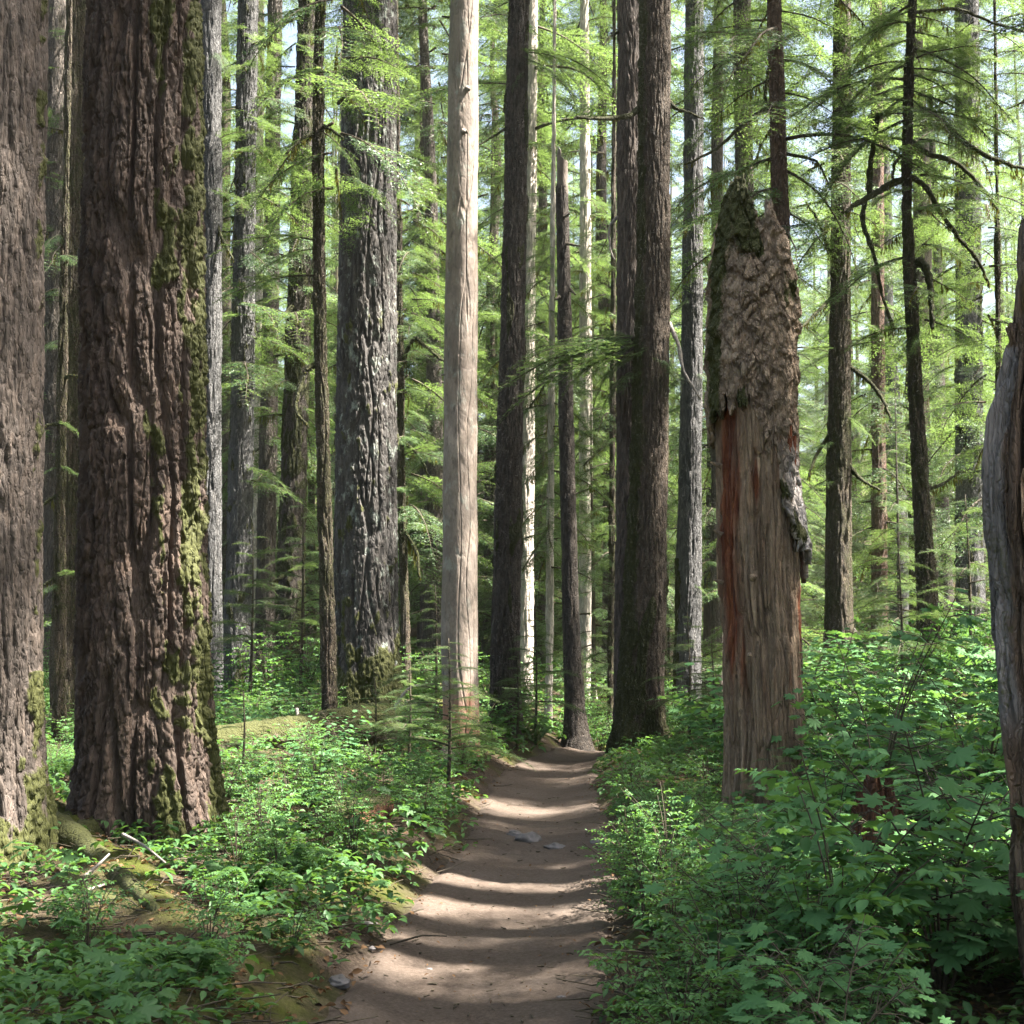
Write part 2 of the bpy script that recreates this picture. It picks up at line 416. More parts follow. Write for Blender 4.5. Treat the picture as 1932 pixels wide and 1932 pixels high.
def path_mat():
    m, nt, b = new_mat('trodden_dirt')
    tc = N(nt, 'ShaderNodeTexCoord').outputs['Object']
    n1 = noise_node(nt, tc, 1.6, (1, 1, 1), 6, .65)
    n2 = noise_node(nt, tc, 45, (1, 1, 1), 6, .75)
    n3 = noise_node(nt, tc, 240, (1, 1, 1), 3, .7)
    col = ramp(nt, n1.outputs[0], [(.32, (.056, .042, .033)), (.5, (.083, .065, .052)), (.68, (.112, .093, .079))]).outputs[0]
    col = mixc(nt, .55, col, ramp(nt, n2.outputs[0], [(.3, (.03, .02, .014)), (.52, (.083, .065, .052)), (.72, (.165, .135, .112))]).outputs[0])
    sp = ramp(nt, n3.outputs[0], [(.62, (0, 0, 0)), (.70, (1, 1, 1))]).outputs[0]
    col = mixc(nt, math_n(nt, 'MULTIPLY', sp, .7), col, (.10, .06, .035))
    nt.links.new(col, b.inputs['Base Color'])
    b.inputs['Roughness'].default_value = .95
    b.inputs['Specular IOR Level'].default_value = .1
    bp = N(nt, 'ShaderNodeBump'); bp.inputs['Strength'].default_value = .7; bp.inputs['Distance'].default_value = .015
    nt.links.new(math_n(nt, 'ADD', n2.outputs[0], math_n(nt, 'MULTIPLY', n3.outputs[0], .5)), bp.inputs['Height']); nt.links.new(bp.outputs[0], b.inputs['Normal'])
    return m
def rock_mat():
    m, nt, b = new_mat('grey_rock')
    tc = N(nt, 'ShaderNodeTexCoord').outputs['Object']
    n1 = noise_node(nt, tc, 9, (1, 1, 1), 6, .7)
    nt.links.new(ramp(nt, n1.outputs[0], [(.3, (.06, .054, .05)), (.6, (.13, .12, .118)), (.8, (.19, .18, .18))]).outputs[0], b.inputs['Base Color'])
    b.inputs['Roughness'].default_value = .85
    bp = N(nt, 'ShaderNodeBump'); bp.inputs['Strength'].default_value = .5; bp.inputs['Distance'].default_value = .02
    nt.links.new(n1.outputs[0], bp.inputs['Height']); nt.links.new(bp.outputs[0], b.inputs['Normal'])
    return m
M['ground'] = ground_mat(); M['path'] = path_mat(); M['rock'] = rock_mat()

# ------------------------------------------------------------------ ground and path
def grid_faces(nu, nv):
    i, j = np.meshgrid(np.arange(nu - 1), np.arange(nv - 1), indexing='ij')
    a = i * nv + j
    return np.stack([a, a + nv, a + nv + 1, a + 1], -1).reshape(-1, 4)
s = np.linspace(-1, 1, 321)
gx = 7 * s + 173 * s ** 5
t = np.linspace(0, 1, 421)
gy = np.where(t < .72, 2 + 24 * (t / .72), 26 + 214 * ((t - .72) / .28) ** 1.8)
gy = np.concatenate([[-60, -30, -12, -4, 0], gy])
X, Y = np.meshgrid(gx, gy, indexing='ij')
dd = np.abs(X - path_c(Y))
Z = ground_z(X, Y) + 0.035 * fbm(X * 5, Y * 5, 2.2) * sst(.5, .9, dd)
Z = Z - 0.03 * (1 - sst(.5, .75, dd))      # the soil lies just under the path
dirt = 1 - sst(-.02, .26, dd - path_w(Y) + .22 * fbm(X * 2.5, Y * 2.5, 3.0))
tag(link('ground', mesh('ground', np.stack([X, Y, Z], -1).reshape(-1, 3), [grid_faces(*X.shape)], M['ground'], True, {'dirt': (dirt * (1 - np.clip(ridge_h(X, Y) * 2, 0, 1))).ravel(), 'mossy': np.clip(ridge_h(X, Y) * 1.6, 0, 1).ravel()})), kind='structure')
py_ = np.concatenate([np.linspace(-3, 2, 20), np.linspace(2.03, 24, 620), np.linspace(24.2, 34, 40)])
pu = np.linspace(-1, 1, 61)
PY, PU = np.meshgrid(py_, pu, indexing='ij')
edge = 1.0 + .22 * fbm(PY * 1.3, np.sign(PU) * 7.0, 4.0, 4)
PX = path_c(PY) + PU * (path_w(PY) + .12) * np.where(np.abs(PU) > .5, 1 + (edge - 1) * (np.abs(PU) - .5) * 2, 1)
PZ = ground_z(PX, PY) + .006 + .022 * fbm(PX * 2.2, PY * 2.2, 6.6) + .012 * fbm(PX * 11, PY * 11, 2.0) - .07 * np.clip((np.abs(PU) - .8) / .2, 0, 1) ** 2
tag(link('path', mesh('path', np.stack([PX, PY, PZ], -1).reshape(-1, 3), [grid_faces(*PX.shape)[:, ::-1]], M['path'], True)), kind='structure')

# ------------------------------------------------------------------ trunks
def trunk_profile(pts, depth, H):
    """pts: (px centre, py, width px) from the base up; returns f(h) -> centre offset (x, y), radius and base world point"""
    w = [(P(x, y, depth), wd * m_per_px(depth, y) / 2) for x, y, wd in pts]
    base = w[0][0]
    zs = np.array([q[0][2] for q in w]); xs = np.array([q[0][0] for q in w]); rs = np.array([q[1] for q in w])
    return base, zs, xs, rs
def ridge(X, Y, Z, w=.2):
    n = pn(X, Y, Z)
    return 1 - sst(0, w, np.abs(n))
def bark_disp(kind, cx, sy, h, seed):
    """surface offset in metres; cx, sy are metres round the trunk, h metres up"""
    o = seed * 13.7
    if kind == 'fir':
        wx = .10 * pn(cx * 2, sy * 2, h * 1.0 + o)
        wx = .022 * pn(cx * 3, sy * 3, h * 1.6 + o) + .010 * pn(cx * 20, sy * 20, h * 8 + o)
        a = ridge((cx + wx) * 5.4 + o, (sy + wx) * 5.4, h * .50, .19)
        b = ridge((cx + wx) * 12 + o, (sy + wx) * 12 + 3, h * 1.1, .16)
        c = fbm(cx * 22, sy * 22 + o, h * 9, 4)
        d = ridge(cx * 9, sy * 9 + o, h * 7.5, .13)
        w1 = .25 * pn(cx * 14, sy * 14, h * 9); _, g_, v_ = cell((cx + wx) * 17 + o + w1, (sy + wx) * 17 + w1, h * 3.4)
        d_ = cell.dz
        _, g3, v3 = cell(cx * 42 + w1, sy * 42 + o, h * 11 + w1)
        return (.016 * (v_ - .5) - .010 * d_ - .014 * (1 - sst(0, .12, g_)) + .008 * (v3 - .5) - .006 * cell.dz) * (1 - .7 * a) - .082 * a - .032 * b * (1 - a) - .012 * d * (1 - a) + .020 * c + .012 * fbm(cx * 60, sy * 60, h * 34, 2) + .018 * pn(cx * 3, sy * 3, h * .7 + o)
    if kind == 'firgrey':
        wx = .03 * pn(cx * 3, sy * 3, h * 1.3 + o)
        a = ridge((cx + wx) * 8 + o, (sy + wx) * 8, h * 1.0, .2)
        b = ridge(cx * 17 + o, sy * 17 + 3, h * 3.5, .16)
        _, g_, v_ = cell(cx * 26 + o + .3 * pn(cx * 12, sy * 12, h * 8), sy * 26, h * 9)
        return (.010 * (v_ - .5) - .006 * (1 - sst(0, .22, g_))) * (1 - .7 * a) - .046 * a - .016 * b * (1 - a) + .018 * fbm(cx * 24, sy * 24 + o, h * 12, 4)
    if kind == 'flaky':
        a = ridge(cx * 14 + o, sy * 14, h * 1.6, .3)
        _, g_, v_ = cell(cx * 34 + o + .3 * pn(cx * 15, sy * 15, h * 6), sy * 34, h * 7)
        return .010 * (v_ - .5) - .006 * (1 - sst(0, .25, g_)) - .018 * a - .010 * ridge(cx * 30 + o, sy * 30, h * 5, .2) + .016 * fbm(cx * 12, sy * 12 + o, h * 4, 4) + .02 * pn(cx * 3, sy * 3, h * .8 + o)
    if kind == 'scaly':
        wq = .02 * pn(cx * 6, sy * 6, h * 3 + o)
        _, g_, v_ = cell(cx * 30 + o, sy * 30, h * 6)
        return -.022 * ridge((cx + wq) * 15 + o, (sy + wq) * 15, h * 1.5, .22) + .012 * (v_ - .5) - .008 * cell.dz - .008 * (1 - sst(0, .2, g_)) + .008 * fbm(cx * 30, sy * 30 + o, h * 10, 3) + .016 * pn(cx * 3, sy * 3, h * .8 + o)
    if kind == 'pale':
        return .004 * fbm(cx * 18, sy * 18 + o, h * 7, 4) + .014 * pn(cx * 3.5, sy * 3.5, h * .9 + o) - .012 * ridge(cx * 9, sy * 9 + o, h * .6, .07) - .006 * ridge(cx * 5, sy * 5 + o, h * 4.0, .05) + .03 * np.clip(pn(cx * 5 + 3, sy * 5, h * 3 + o) - .52, 0, 1)
    if kind == 'plates':
        q = .35 * pn(cx * 9, sy * 9, h * 7 + o)
        _, g1, v1 = cell(cx * 9 + o + q, sy * 9 + q, h * 5.0 + q)
        d1 = cell.dz
        _, g2, v2 = cell(cx * 22 + q * 2, sy * 22 + o, h * 11 + q * 2)
        d2 = cell.dz
        return .030 * (v1 - .5) - .022 * d1 - .030 * (1 - sst(0, .10, g1)) + .016 * (v2 - .5) - .016 * d2 - .008 * (1 - sst(0, .12, g2)) + .006 * fbm(cx * 40, sy * 40, h * 30 + o, 3)
    if kind == 'snagwood':
        q = .3 * pn(cx * 8, sy * 8, h * 2.5 + o)
        _, g1, v1 = cell(cx * 15 + o + q, sy * 15 + q, h * 1.5 + q)
        return .034 * (v1 - .5) - .020 * (1 - sst(0, .2, g1)) - .016 * ridge(cx * 26 + o + q, sy * 26, h * 1.1, .22) + .016 * fbm(cx * 22, sy * 22 + o, h * 6, 4) + .02 * pn(cx * 4, sy * 4, h * .9 + o)
    if kind == 'wood':
        return -.014 * ridge(cx * 16 + o, sy * 16, h * .8, .25) + .012 * fbm(cx * 14, sy * 14 + o, h * 2.0, 4) + .02 * pn(cx * 4, sy * 4, h * .9 + o)
    return .006 * fbm(cx * 12, sy * 12 + o, h * 4, 3)
def trunk(tree, base, zs, xs, rs, H, kind, mat, nth, zstep, flare=.35, fl_h=.28, lobes=5, seed=1, moss=None, rot=None, dscale=1.0, top_r=.02, name='trunk', zvis=None, sway=.0):
    zvis = zvis if zvis is not None else max(zs[-1] - base[2], 2) + 1.0
    h = np.concatenate([np.arange(-.35, min(zvis, H), zstep), np.linspace(min(zvis, H), H, 14)[1:] if H > zvis else []])
    z = base[2] + h
    slope = (xs[-1] - xs[-2]) / (zs[-1] - zs[-2]) if len(zs) > 1 else 0
    cxs = np.interp(z, zs, xs) + np.where(z > zs[-1], (z - zs[-1]) * slope, 0)
    if len(zs) > 2:          # soften the corners of the centre line
        k = np.ones(9) / 9
        cxs[4:-4] = np.convolve(cxs, k, 'valid') if len(cxs) > 9 else cxs[4:-4]
    r = np.interp(z, zs, rs)
    ab = z > zs[-1]
    if H + base[2] > zs[-1] + .01:
        u = np.clip((z - zs[-1]) / (H + base[2] - zs[-1]), 0, 1)
        r = np.where(ab, rs[-1] * (1 - u) + top_r * u, r)
    th = np.linspace(0, 2 * np.pi, nth, endpoint=False)
    HH, TH = np.meshgrid(h, th, indexing='ij')
    RR = r[:, None] * np.ones_like(TH)
    fl = flare * np.exp(-np.clip(HH, 0, None) / fl_h)
    RR = RR * (1 + fl * (.65 + .6 * np.cos(lobes * TH + seed * 2.1) + .25 * np.cos((lobes - 2) * TH + seed)))
    rm = float(np.mean(rs))
    cx, sy = np.cos(TH) * rm, np.sin(TH) * rm
    D = bark_disp(kind, cx, sy, HH, seed) * dscale
    mo = np.zeros_like(RR)
    if moss is not None:
        mo = np.clip(moss(TH, HH), 0, 1)
        clump = sst(.25, .6, mo * 1.3 + fbm(cx * 7, sy * 7, HH * 3 + seed, 4))
        mo = np.where(mo > .02, np.clip(mo * .55 + clump * .45 * (mo > .12), 0, 1), 0)
        D = D + .022 * clump * (mo > .3) * (1 + .8 * pn(cx * 28, sy * 28, HH * 28))
    RR = RR + D
    V = np.stack([(cxs - base[0])[:, None] + RR * np.cos(TH), RR * np.sin(TH) + sway * HH, HH], -1).reshape(-1, 3)
    nz = len(h)
    i, j = np.meshgrid(np.arange(nz - 1), np.arange(nth), indexing='ij')
    Q = np.stack([i * nth + j, i * nth + (j + 1) % nth, (i + 1) * nth + (j + 1) % nth, (i + 1) * nth + j], -1).reshape(-1, 4)
    at = {'moss': mo.ravel()}
    if rot is not None: at['rot'] = rot(TH, HH).ravel()
    me = mesh(name, V, [Q], mat, True, at)
    return link(name, me, tree)
TREES = {}
def add_tree(key, name, label, cat, pts, depth, kind, mat, H=24, nth=96, zstep=.03, group=None, **kw):
    base, zs, xs, rs = trunk_profile(pts, depth, H)
    gz = G(base[0], base[1])
    # keep the bottom on the ground: extend the profile down (or cut it)
    base = np.array([base[0], base[1], gz])
    tr = thing(name, base, label, cat, group)
    kw.setdefault('zvis', P(966, -40, depth)[2] - gz)
    trunk(tr, base, zs, xs, rs, H, kind, mat, nth, zstep, **kw)
    TREES[key] = dict(o=tr, base=base, depth=depth, zs=zs, xs=xs, rs=rs, H=H)
    return tr
TREE_LIST = []
T = add_tree
def moss_side(a0, width, amt, hi=99, lo=-1):
    return lambda th, h: amt * np.exp(-((np.angle(np.exp(1j * (th - a0)))) / width) ** 2) * (h < hi) * (h > lo)
# angles: 0 = right of the picture, -pi/2 = towards the camera
def big_moss(th, h):
    a = np.angle(np.exp(1j * (th + .45)))
    m = .40 * np.exp(-(a / .26) ** 2) * sst(.0, .5, h) + .5 * np.exp(-(np.angle(np.exp(1j * (th + 1.05))) / .25) ** 2) * (.5 + .5 * pn(h * .9, 2.2, 0))
    m = m + .5 * np.exp(-(np.angle(np.exp(1j * (th - 0.05))) / .34) ** 2) + .22 * np.exp(-h / .5)
    return m * (.8 + .9 * pn(h * 1.1, th * 1.5, 1)) 
T('big', 'fir_tree', 'huge deeply furrowed brown fir with moss streaks down its right side', 'tree',
  [(275, 1580, 262), (271, 1300, 250), (269, 900, 237), (269, 400, 222), (270, 0, 208)], 10.0, 'fir', M['fir'], H=27, nth=520, zstep=.011,
  flare=.30, fl_h=.34, lobes=5, seed=2, moss=big_moss)
T('farleft', 'fir_tree', 'flaky barked fir cut by the left edge, mossy roots spreading from its foot', 'tree',
  [(-36, 1530, 224), (-34, 1300, 222), (-27, 600, 212), (-18, 0, 202)], 9.0, 'flaky', M['flaky'], H=25, nth=420, zstep=.013,
  flare=.30, fl_h=.3, lobes=4, seed=5, moss=lambda th, h: .5 * np.exp(-(np.angle(np.exp(1j * (th + .12))) / .3) ** 2) * (.35 + .65 * np.exp(-h / .9) + .5 * (pn(h * 1.3, 1, 1) > .25)) + .55 * np.exp(-h / .35))
T('grey', 'fir_tree', 'thick grey fir with braided furrowed bark and dark mossy foot behind the log', 'tree',
  [(688, 1335, 128), (690, 1150, 122), (692, 700, 113), (698, 0, 101)], 19.0, 'firgrey', M['firgrey'], H=33, nth=300, zstep=.02,
  flare=.22, fl_h=.5, lobes=6, seed=3, moss=lambda th, h: .62 * np.exp(-(h / .9) ** 2) + .12)
T('pale', 'fir_tree', 'pale smooth trunk with a reddish foot, sunlit down its right half, left of path', 'tree',
  [(872, 1430, 68), (867, 1250, 69), (869, 700, 62), (876, 0, 55)], 17.0, 'pale', M['pale'], H=28, nth=200, zstep=.03,
  flare=.06, fl_h=.4, seed=4, rot=lambda th, h: sst(1.0, .3, h + .25 * pn(th * 2, h * 3, 0)))
T('dark', 'hemlock_tree', 'straight dark scaly trunk right of the pale one, its foot in bushes', 'tree',
  [(952, 1400, 58), (953, 1250, 56), (967, 600, 47), (979, 0, 40)], 21.0, 'scaly', M['scaly'], H=30, nth=140, zstep=.03, flare=.2, fl_h=.5, seed=6, moss=lambda th, h: .5 * (pn(th * 1.5, h * 1.2, 4) > .42) + .2 * np.exp(-h / .4))
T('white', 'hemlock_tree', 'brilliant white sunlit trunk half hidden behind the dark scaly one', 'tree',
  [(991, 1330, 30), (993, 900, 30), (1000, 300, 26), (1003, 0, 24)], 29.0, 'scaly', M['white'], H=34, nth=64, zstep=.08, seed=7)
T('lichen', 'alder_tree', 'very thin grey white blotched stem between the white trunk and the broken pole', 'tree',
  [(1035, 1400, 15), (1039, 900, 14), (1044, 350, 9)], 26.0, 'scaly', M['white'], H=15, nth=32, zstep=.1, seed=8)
T('twinback', 'fir_tree', 'lighter brown straight trunk standing just behind the dark mossy path tree', 'tree',
  [(1190, 1400, 70), (1188, 900, 52), (1186, 300, 44), (1186, 0, 42)], 19.9, 'scaly', M['flaky'], H=32, nth=140, zstep=.03, seed=9, flare=.1)
T('twin', 'hemlock_tree', 'dark trunk right of the path with a green mossy root reaching the dirt', 'tree',
  [(1205, 1430, 92), (1212, 1250, 84), (1224, 900, 72), (1233, 500, 62), (1236, 0, 60)], 19.2, 'scaly', M['darkmoss'], H=32, nth=220, zstep=.022, seed=10,
  flare=.4, fl_h=.33, lobes=4, moss=lambda th, h: .85 * np.exp(-(np.angle(np.exp(1j * (th + 2.75))) / .62) ** 2) * (.35 + .65 * np.exp(-h / 2.2)) + .5 * (pn(th * 1.2, h * .9, 2) > .38) * (h < 4.5) + .28 * np.exp(-h / .6))
T('bluegrey', 'cedar_tree', 'blue grey trunk with a dark side, left of the broken bark snag', 'tree',
  [(1297, 1320, 52), (1302, 900, 45), (1308, 400, 38), (1310, 0, 36)], 27.0, 'flaky', M['greyb'], H=34, nth=110, zstep=.05, seed=11, flare=.12, fl_h=.5, moss=lambda th, h: .62 * np.exp(-(np.angle(np.exp(1j * (th - 3.0))) / .9) ** 2) * (h < 3.6))
T('behindsnag', 'cedar_tree', 'shaded stem peeping out between the blue grey trunk and the bark snag', 'tree',
  [(1350, 1290, 24), (1352, 900, 22), (1356, 0, 18)], 31.0, 'flaky', M['far'], H=30, nth=48, zstep=.1, seed=12)
T('abovesnag', 'hemlock_tree', 'grey brown trunk rising directly behind the broken top of the snag', 'tree',
  [(1412, 1250, 40), (1408, 600, 36), (1400, 0, 33)], 25.0, 'scaly', M['far'], H=30, nth=80, zstep=.06, seed=13)
T('reddish', 'hemlock_tree', 'slightly leaning red brown trunk right of the snag top', 'tree',
  [(1492, 1300, 44), (1482, 700, 34), (1470, 330, 32), (1461, 0, 27)], 20.5, 'scaly', M['redbark'], H=24, nth=80, zstep=.05, seed=14)
T('mossright', 'hemlock_tree', 'moss coated trunk hung with drooping mossy branches, right of the snag', 'tree',
  [(1582, 1255, 58), (1582, 900, 46), (1586, 500, 38), (1590, 0, 32)], 25.0, 'scaly', M['mossy'], H=26, nth=90, zstep=.06, seed=15, flare=.2, fl_h=.5)
T('redfar', 'cedar_tree', 'short looking rusty trunk in the gap right of the moss coated trunk', 'tree',
  [(1660, 1215, 34), (1658, 900, 28), (1655, 200, 22)], 33.0, 'flaky', M['redbark'], H=28, nth=48, zstep=.1, seed=16)
T('crooked', 'hemlock_tree', 'thin bent dark trunk with crooked mossy limbs on the right slope', 'tree',
  [(1752, 1180, 42), (1742, 1000, 34), (1727, 720, 27), (1714, 480, 22), (1710, 330, 21), (1714, 150, 19), (1722, 0, 17)], 20.0, 'scaly', M['mossy'], H=18, nth=90, zstep=.03, seed=17, flare=.25, fl_h=.4)
T('greyright', 'fir_tree', 'broad grey trunk behind the crooked mossy tree, part hidden by boughs', 'tree',
  [(1832, 1170, 56), (1828, 700, 50), (1824, 0, 44)], 30.0, 'flaky', M['greyb'], H=34, nth=90, zstep=.06, seed=18, moss=lambda th, h: .2 + 0 * h)
T('stemright', 'hemlock_tree', 'spindly dark sapling trunk just left of the edge snag', 'tree',
  [(1880, 1160, 14), (1884, 700, 12), (1880, 300, 8)], 23.0, 'scaly', M['mossy'], H=12, nth=28, zstep=.1, seed=19)
T('leftmossy', 'hemlock_tree', 'dark mossy trunk close behind the left side of the huge fir', 'tree',
  [(122, 1440, 62), (130, 1000, 52), (140, 400, 44), (143, 0, 40)], 17.0, 'flaky', M['mossy'], H=25, nth=110, zstep=.04, seed=20, flare=.2)
T('leftblur', 'fir_tree', 'grey trunk in the gap between the edge fir and huge fir', 'tree',
  [(92, 1400, 46), (100, 900, 42), (106, 0, 36)], 27.0, 'flaky', M['far'], H=32, nth=64, zstep=.08, seed=21)
T('leftthin', 'hemlock_tree', 'thin green mossed stem with stubby limbs left of the huge fir', 'tree',
  [(112, 1430, 26), (113, 1000, 22), (120, 550, 17), (126, 300, 12)], 15.5, 'scaly', M['mossy'], H=9, nth=48, zstep=.05, seed=22)
T('greyleft', 'cedar_tree', 'fine ribbed grey trunk touching the right side of the huge fir', 'tree',
  [(398, 1360, 44), (398, 900, 42), (398, 0, 40)], 23.0, 'flaky', M['greyb'], H=32, nth=100, zstep=.05, seed=23, flare=.1)
T('ribbed', 'cedar_tree', 'ribbed trunk second to the right of the huge fir, low foliage across it', 'tree',
  [(445, 1385, 62), (450, 1100, 52), (458, 700, 44), (468, 0, 38)], 24.0, 'flaky', M['greyb'], H=32, nth=100, zstep=.05, seed=24, flare=.1, moss=lambda th, h: .16 + 0 * h)
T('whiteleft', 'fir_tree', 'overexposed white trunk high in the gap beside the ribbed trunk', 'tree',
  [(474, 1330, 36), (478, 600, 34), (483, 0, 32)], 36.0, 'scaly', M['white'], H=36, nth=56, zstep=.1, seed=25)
T('darkleft', 'hemlock_tree', 'dark trunk with a sunlit edge between two stouter trunks left of the grey fir', 'tree',
  [(499, 1360, 38), (503, 1000, 36), (510, 600, 32), (519, 0, 28)], 28.0, 'scaly', M['far'], H=32, nth=64, zstep=.07, seed=26)
T('stout', 'hemlock_tree', 'stout brown trunk with a boughy collar left of the thin mossy pole', 'tree',
  [(545, 1370, 58), (550, 1050, 50), (560, 700, 45), (572, 300, 38), (580, 0, 34)], 25.5, 'scaly', M['scaly'], H=30, nth=110, zstep=.05, seed=27, moss=lambda th, h: .30 + .1 * pn(h, th, 0))
T('pole', 'hemlock_tree', 'thin mossy pole with a crooked limb in front of the grey fir', 'tree',
  [(622, 1330, 30), (614, 1000, 28), (603, 600, 25), (600, 300, 23), (604, 0, 21)], 16.5, 'scaly', M['mossy'], H=22, nth=80, zstep=.03, seed=28, flare=.15)
T('slim', 'hemlock_tree', 'slim grey trunk in bright gap between the grey fir and the pale trunk', 'tree',
  [(803, 1290, 22), (802, 800, 20), (800, 200, 15)], 38.0, 'scaly', M['far'], H=28, nth=40, zstep=.12, seed=29)
T('slimmoss', 'hemlock_tree', 'slender mossy stem hugging the right side of the grey fir', 'tree',
  [(768, 1330, 20), (757, 900, 16), (752, 400, 12)], 24.0, 'scaly', M['mossy'], H=13, nth=36, zstep=.08, seed=30)
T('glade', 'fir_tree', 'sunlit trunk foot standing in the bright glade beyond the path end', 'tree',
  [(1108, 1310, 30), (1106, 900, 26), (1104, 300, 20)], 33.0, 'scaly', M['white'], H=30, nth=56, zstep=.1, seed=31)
T('glademoss', 'hemlock_tree', 'dark thin stem close on the left of the twin trunks', 'tree',
  [(1152, 1330, 14), (1156, 800, 12), (1158, 300, 9)], 27.0, 'scaly', M['mossy'], H=16, nth=36, zstep=.1, seed=32)

# ------------------------------------------------------------------ boughs (branch + needles)
def leaflets(P0, D, Nn, L, Wd, rg, tint):
    """flat pointed leaflets: base points, unit directions, plane normals"""
    S = np.cross(D, Nn); S /= np.linalg.norm(S, axis=1)[:, None] + 1e-9
    L = L[:, None]; Wd = Wd[:, None]
    a = P0; b = P0 + D * L * .55 + S * Wd; c = P0 + D * L; d = P0 + D * L * .55 - S * Wd
    n = len(P0)
    V = np.stack([a, b, c, d], 1).reshape(-1, 3)
    k = np.arange(n)[:, None] * 4
    return V, k + np.array([[0, 1, 2, 3]]), np.repeat(tint, 4)
def bough(L, rg, dens=1.0, droop=.25, leaf=.042, spread=.5):
    n = 12
    s = np.linspace(0, 1, n)
    wob = np.cumsum(rg.normal(0, .035, n)) * L * .5
    main = np.stack([s * L, wob * s, .10 * L * s * (1 - s) * 2 - droop * L * s ** 2], -1)
    wood = MB()
    wood.add(*tube_arrays(main, np.linspace(.011 * L + .004, .003, n), 5))
    Pl, Dl, Nl, Tn, Ll = [], [], [], [], []
    def comb(p, q, bend, up, tint):
        ln = np.linalg.norm(q - p)
        m = max(3, int(ln / (leaf * .52) * dens))
        u = np.linspace(.05, 1, m)
        c = p + (q - p) * u[:, None]
        c[:, 2] -= bend * ln * u ** 2
        d = (q - p) / ln
        sd = np.cross(up, d)
        for sg in (-1, 1):
            k = rg.random(m) > .12
            dirs = d * .62 + sg * sd * .78 + rg.normal(0, .16, (m, 3)) + np.array([0, 0, -.10])
            dirs /= np.linalg.norm(dirs, axis=1)[:, None]
            Pl.append(c[k]); Dl.append(dirs[k])
            nn = up + rg.normal(0, .38, (m, 3)); Nl.append(nn[k])
            Tn.append(np.clip(tint + rg.normal(0, .12, m)[k] + .3 * (u[k] - .5), 0, 1))
            Ll.append((leaf * (1.05 - .5 * u) * rg.uniform(.7, 1.25, m))[k])
    step = .075 / dens ** .5
    for sg in (-1, 1):
        x = .10 * L
        while x < L * .995:
            u = x / L
            p = np.array([np.interp(x, main[:, 0], main[:, k]) for k in range(3)])
            l = (spread * L * (min(1, (u + .12) * 2.4)) * (1 - u) ** .75 + .05) * rg.uniform(.55, 1.15)
            an = R_(rg.uniform(42, 68))
            d = np.array([math.cos(an), sg * math.sin(an), rg.normal(-.05, .12)])
            q = p + d * l
            wood.add(*tube_arrays(np.stack([p, (p + q) / 2, q - np.array([0, 0, .12 * l])]), [.004, .003, .0015], 3, False))
            up = np.array([0, 0, 1]) + rg.normal(0, .12, 3)
            t0 = rg.uniform(.2, .8)
            comb(p, q, .14, up, t0)
            if l > .34:
                for f in np.arange(.25, .92, .15 / max(l, .3)):
                    for s2 in (-1, 1):
                        if rg.random() < .25: continue
                        a2 = an * sg + s2 * R_(rg.uniform(40, 60))
                        p2 = p + (q - p) * f - np.array([0, 0, .12 * l * f * f])
                        l2 = l * (1 - f) * .55 + .03
                        q2 = p2 + np.array([math.cos(a2), math.sin(a2), rg.normal(-.1, .1)]) * l2
                        comb(p2, q2, .12, up, t0)
            x += step * rg.uniform(.7, 1.3)
    comb(main[-3], main[-1] + np.array([.06, 0, -.02]), .1, np.array([0, 0, 1.]), .7)
    Pa, Da, Na, Ta, La = (np.concatenate(a) for a in (Pl, Dl, Nl, Tn, Ll))
    V, Q, A = leaflets(Pa, Da, Na, La, La * .17, rg, Ta)
    Vw, Tw, Qw, _ = wood.arrays()
    return dict(V=V, Q=Q, A=A, Vw=Vw, Tw=Tw, Qw=Qw, main=main)
brg = np.random.default_rng(21)
BOUGHS = [bough(brg.uniform(1.7, 2.2), brg, 1.0, brg.uniform(.12, .35)) for _ in range(6)]
for b_ in BOUGHS:
    b_['len'] = b_['Vw'][:, 0].max()
    b_['nm'] = mesh('bough_needles', b_['V'], [b_['Q']], M['needles'], False, {'tint': b_['A']})
    b_['wm'] = mesh('bough_wood', b_['Vw'], [b_['Tw'], b_['Qw']], M['twig'], True)
# coarser, cheaper boughs for the crowns that stand far away
LOW = [bough(brg.uniform(1.9, 2.4), brg, .66, brg.uniform(.15, .4), .066, .55) for _ in range(5)]
def rotz(a): c, s_ = math.cos(a), math.sin(a); return np.array([[c, -s_, 0], [s_, c, 0], [0, 0, 1.]])
def roty(a): c, s_ = math.cos(a), math.sin(a); return np.array([[c, 0, s_], [0, 1, 0], [-s_, 0, c]])
def rotx(a): c, s_ = math.cos(a), math.sin(a); return np.array([[1, 0, 0], [0, c, -s_], [0, s_, c]])
def moss_tufts(pts, rg, dens=60, ln=.12, wd=.008):
    pts = np.asarray(pts)
    seg = np.linalg.norm(np.diff(pts, axis=0), axis=1); L = seg.sum()
    n = int(L * dens)
    s = np.sort(rg.random(n)) * (len(pts) - 1)
    k = np.clip(s.astype(int), 0, len(pts) - 2); u = (s - k)[:, None]
    c = pts[k] * (1 - u) + pts[k + 1] * u + rg.normal(0, .008, (n, 3))
    pat = sst(-.1, .35, pn(c[:, 0] * 2.5, c[:, 1] * 2.5, c[:, 2] * 2.5 + 3))
    l = ln * rg.uniform(.25, 1, n) * (.25 + pat)
    d = np.stack([rg.normal(0, .18, n), rg.normal(0, .18, n), -np.ones(n)], -1); d /= np.linalg.norm(d, axis=1)[:, None]
    nn = rg.normal(0, 1, (n, 3)); nn[:, 2] *= .2
    return leaflets(c, d, nn, l, np.full(n, wd) * rg.uniform(.6, 1.4, n), rg, rg.random(n))
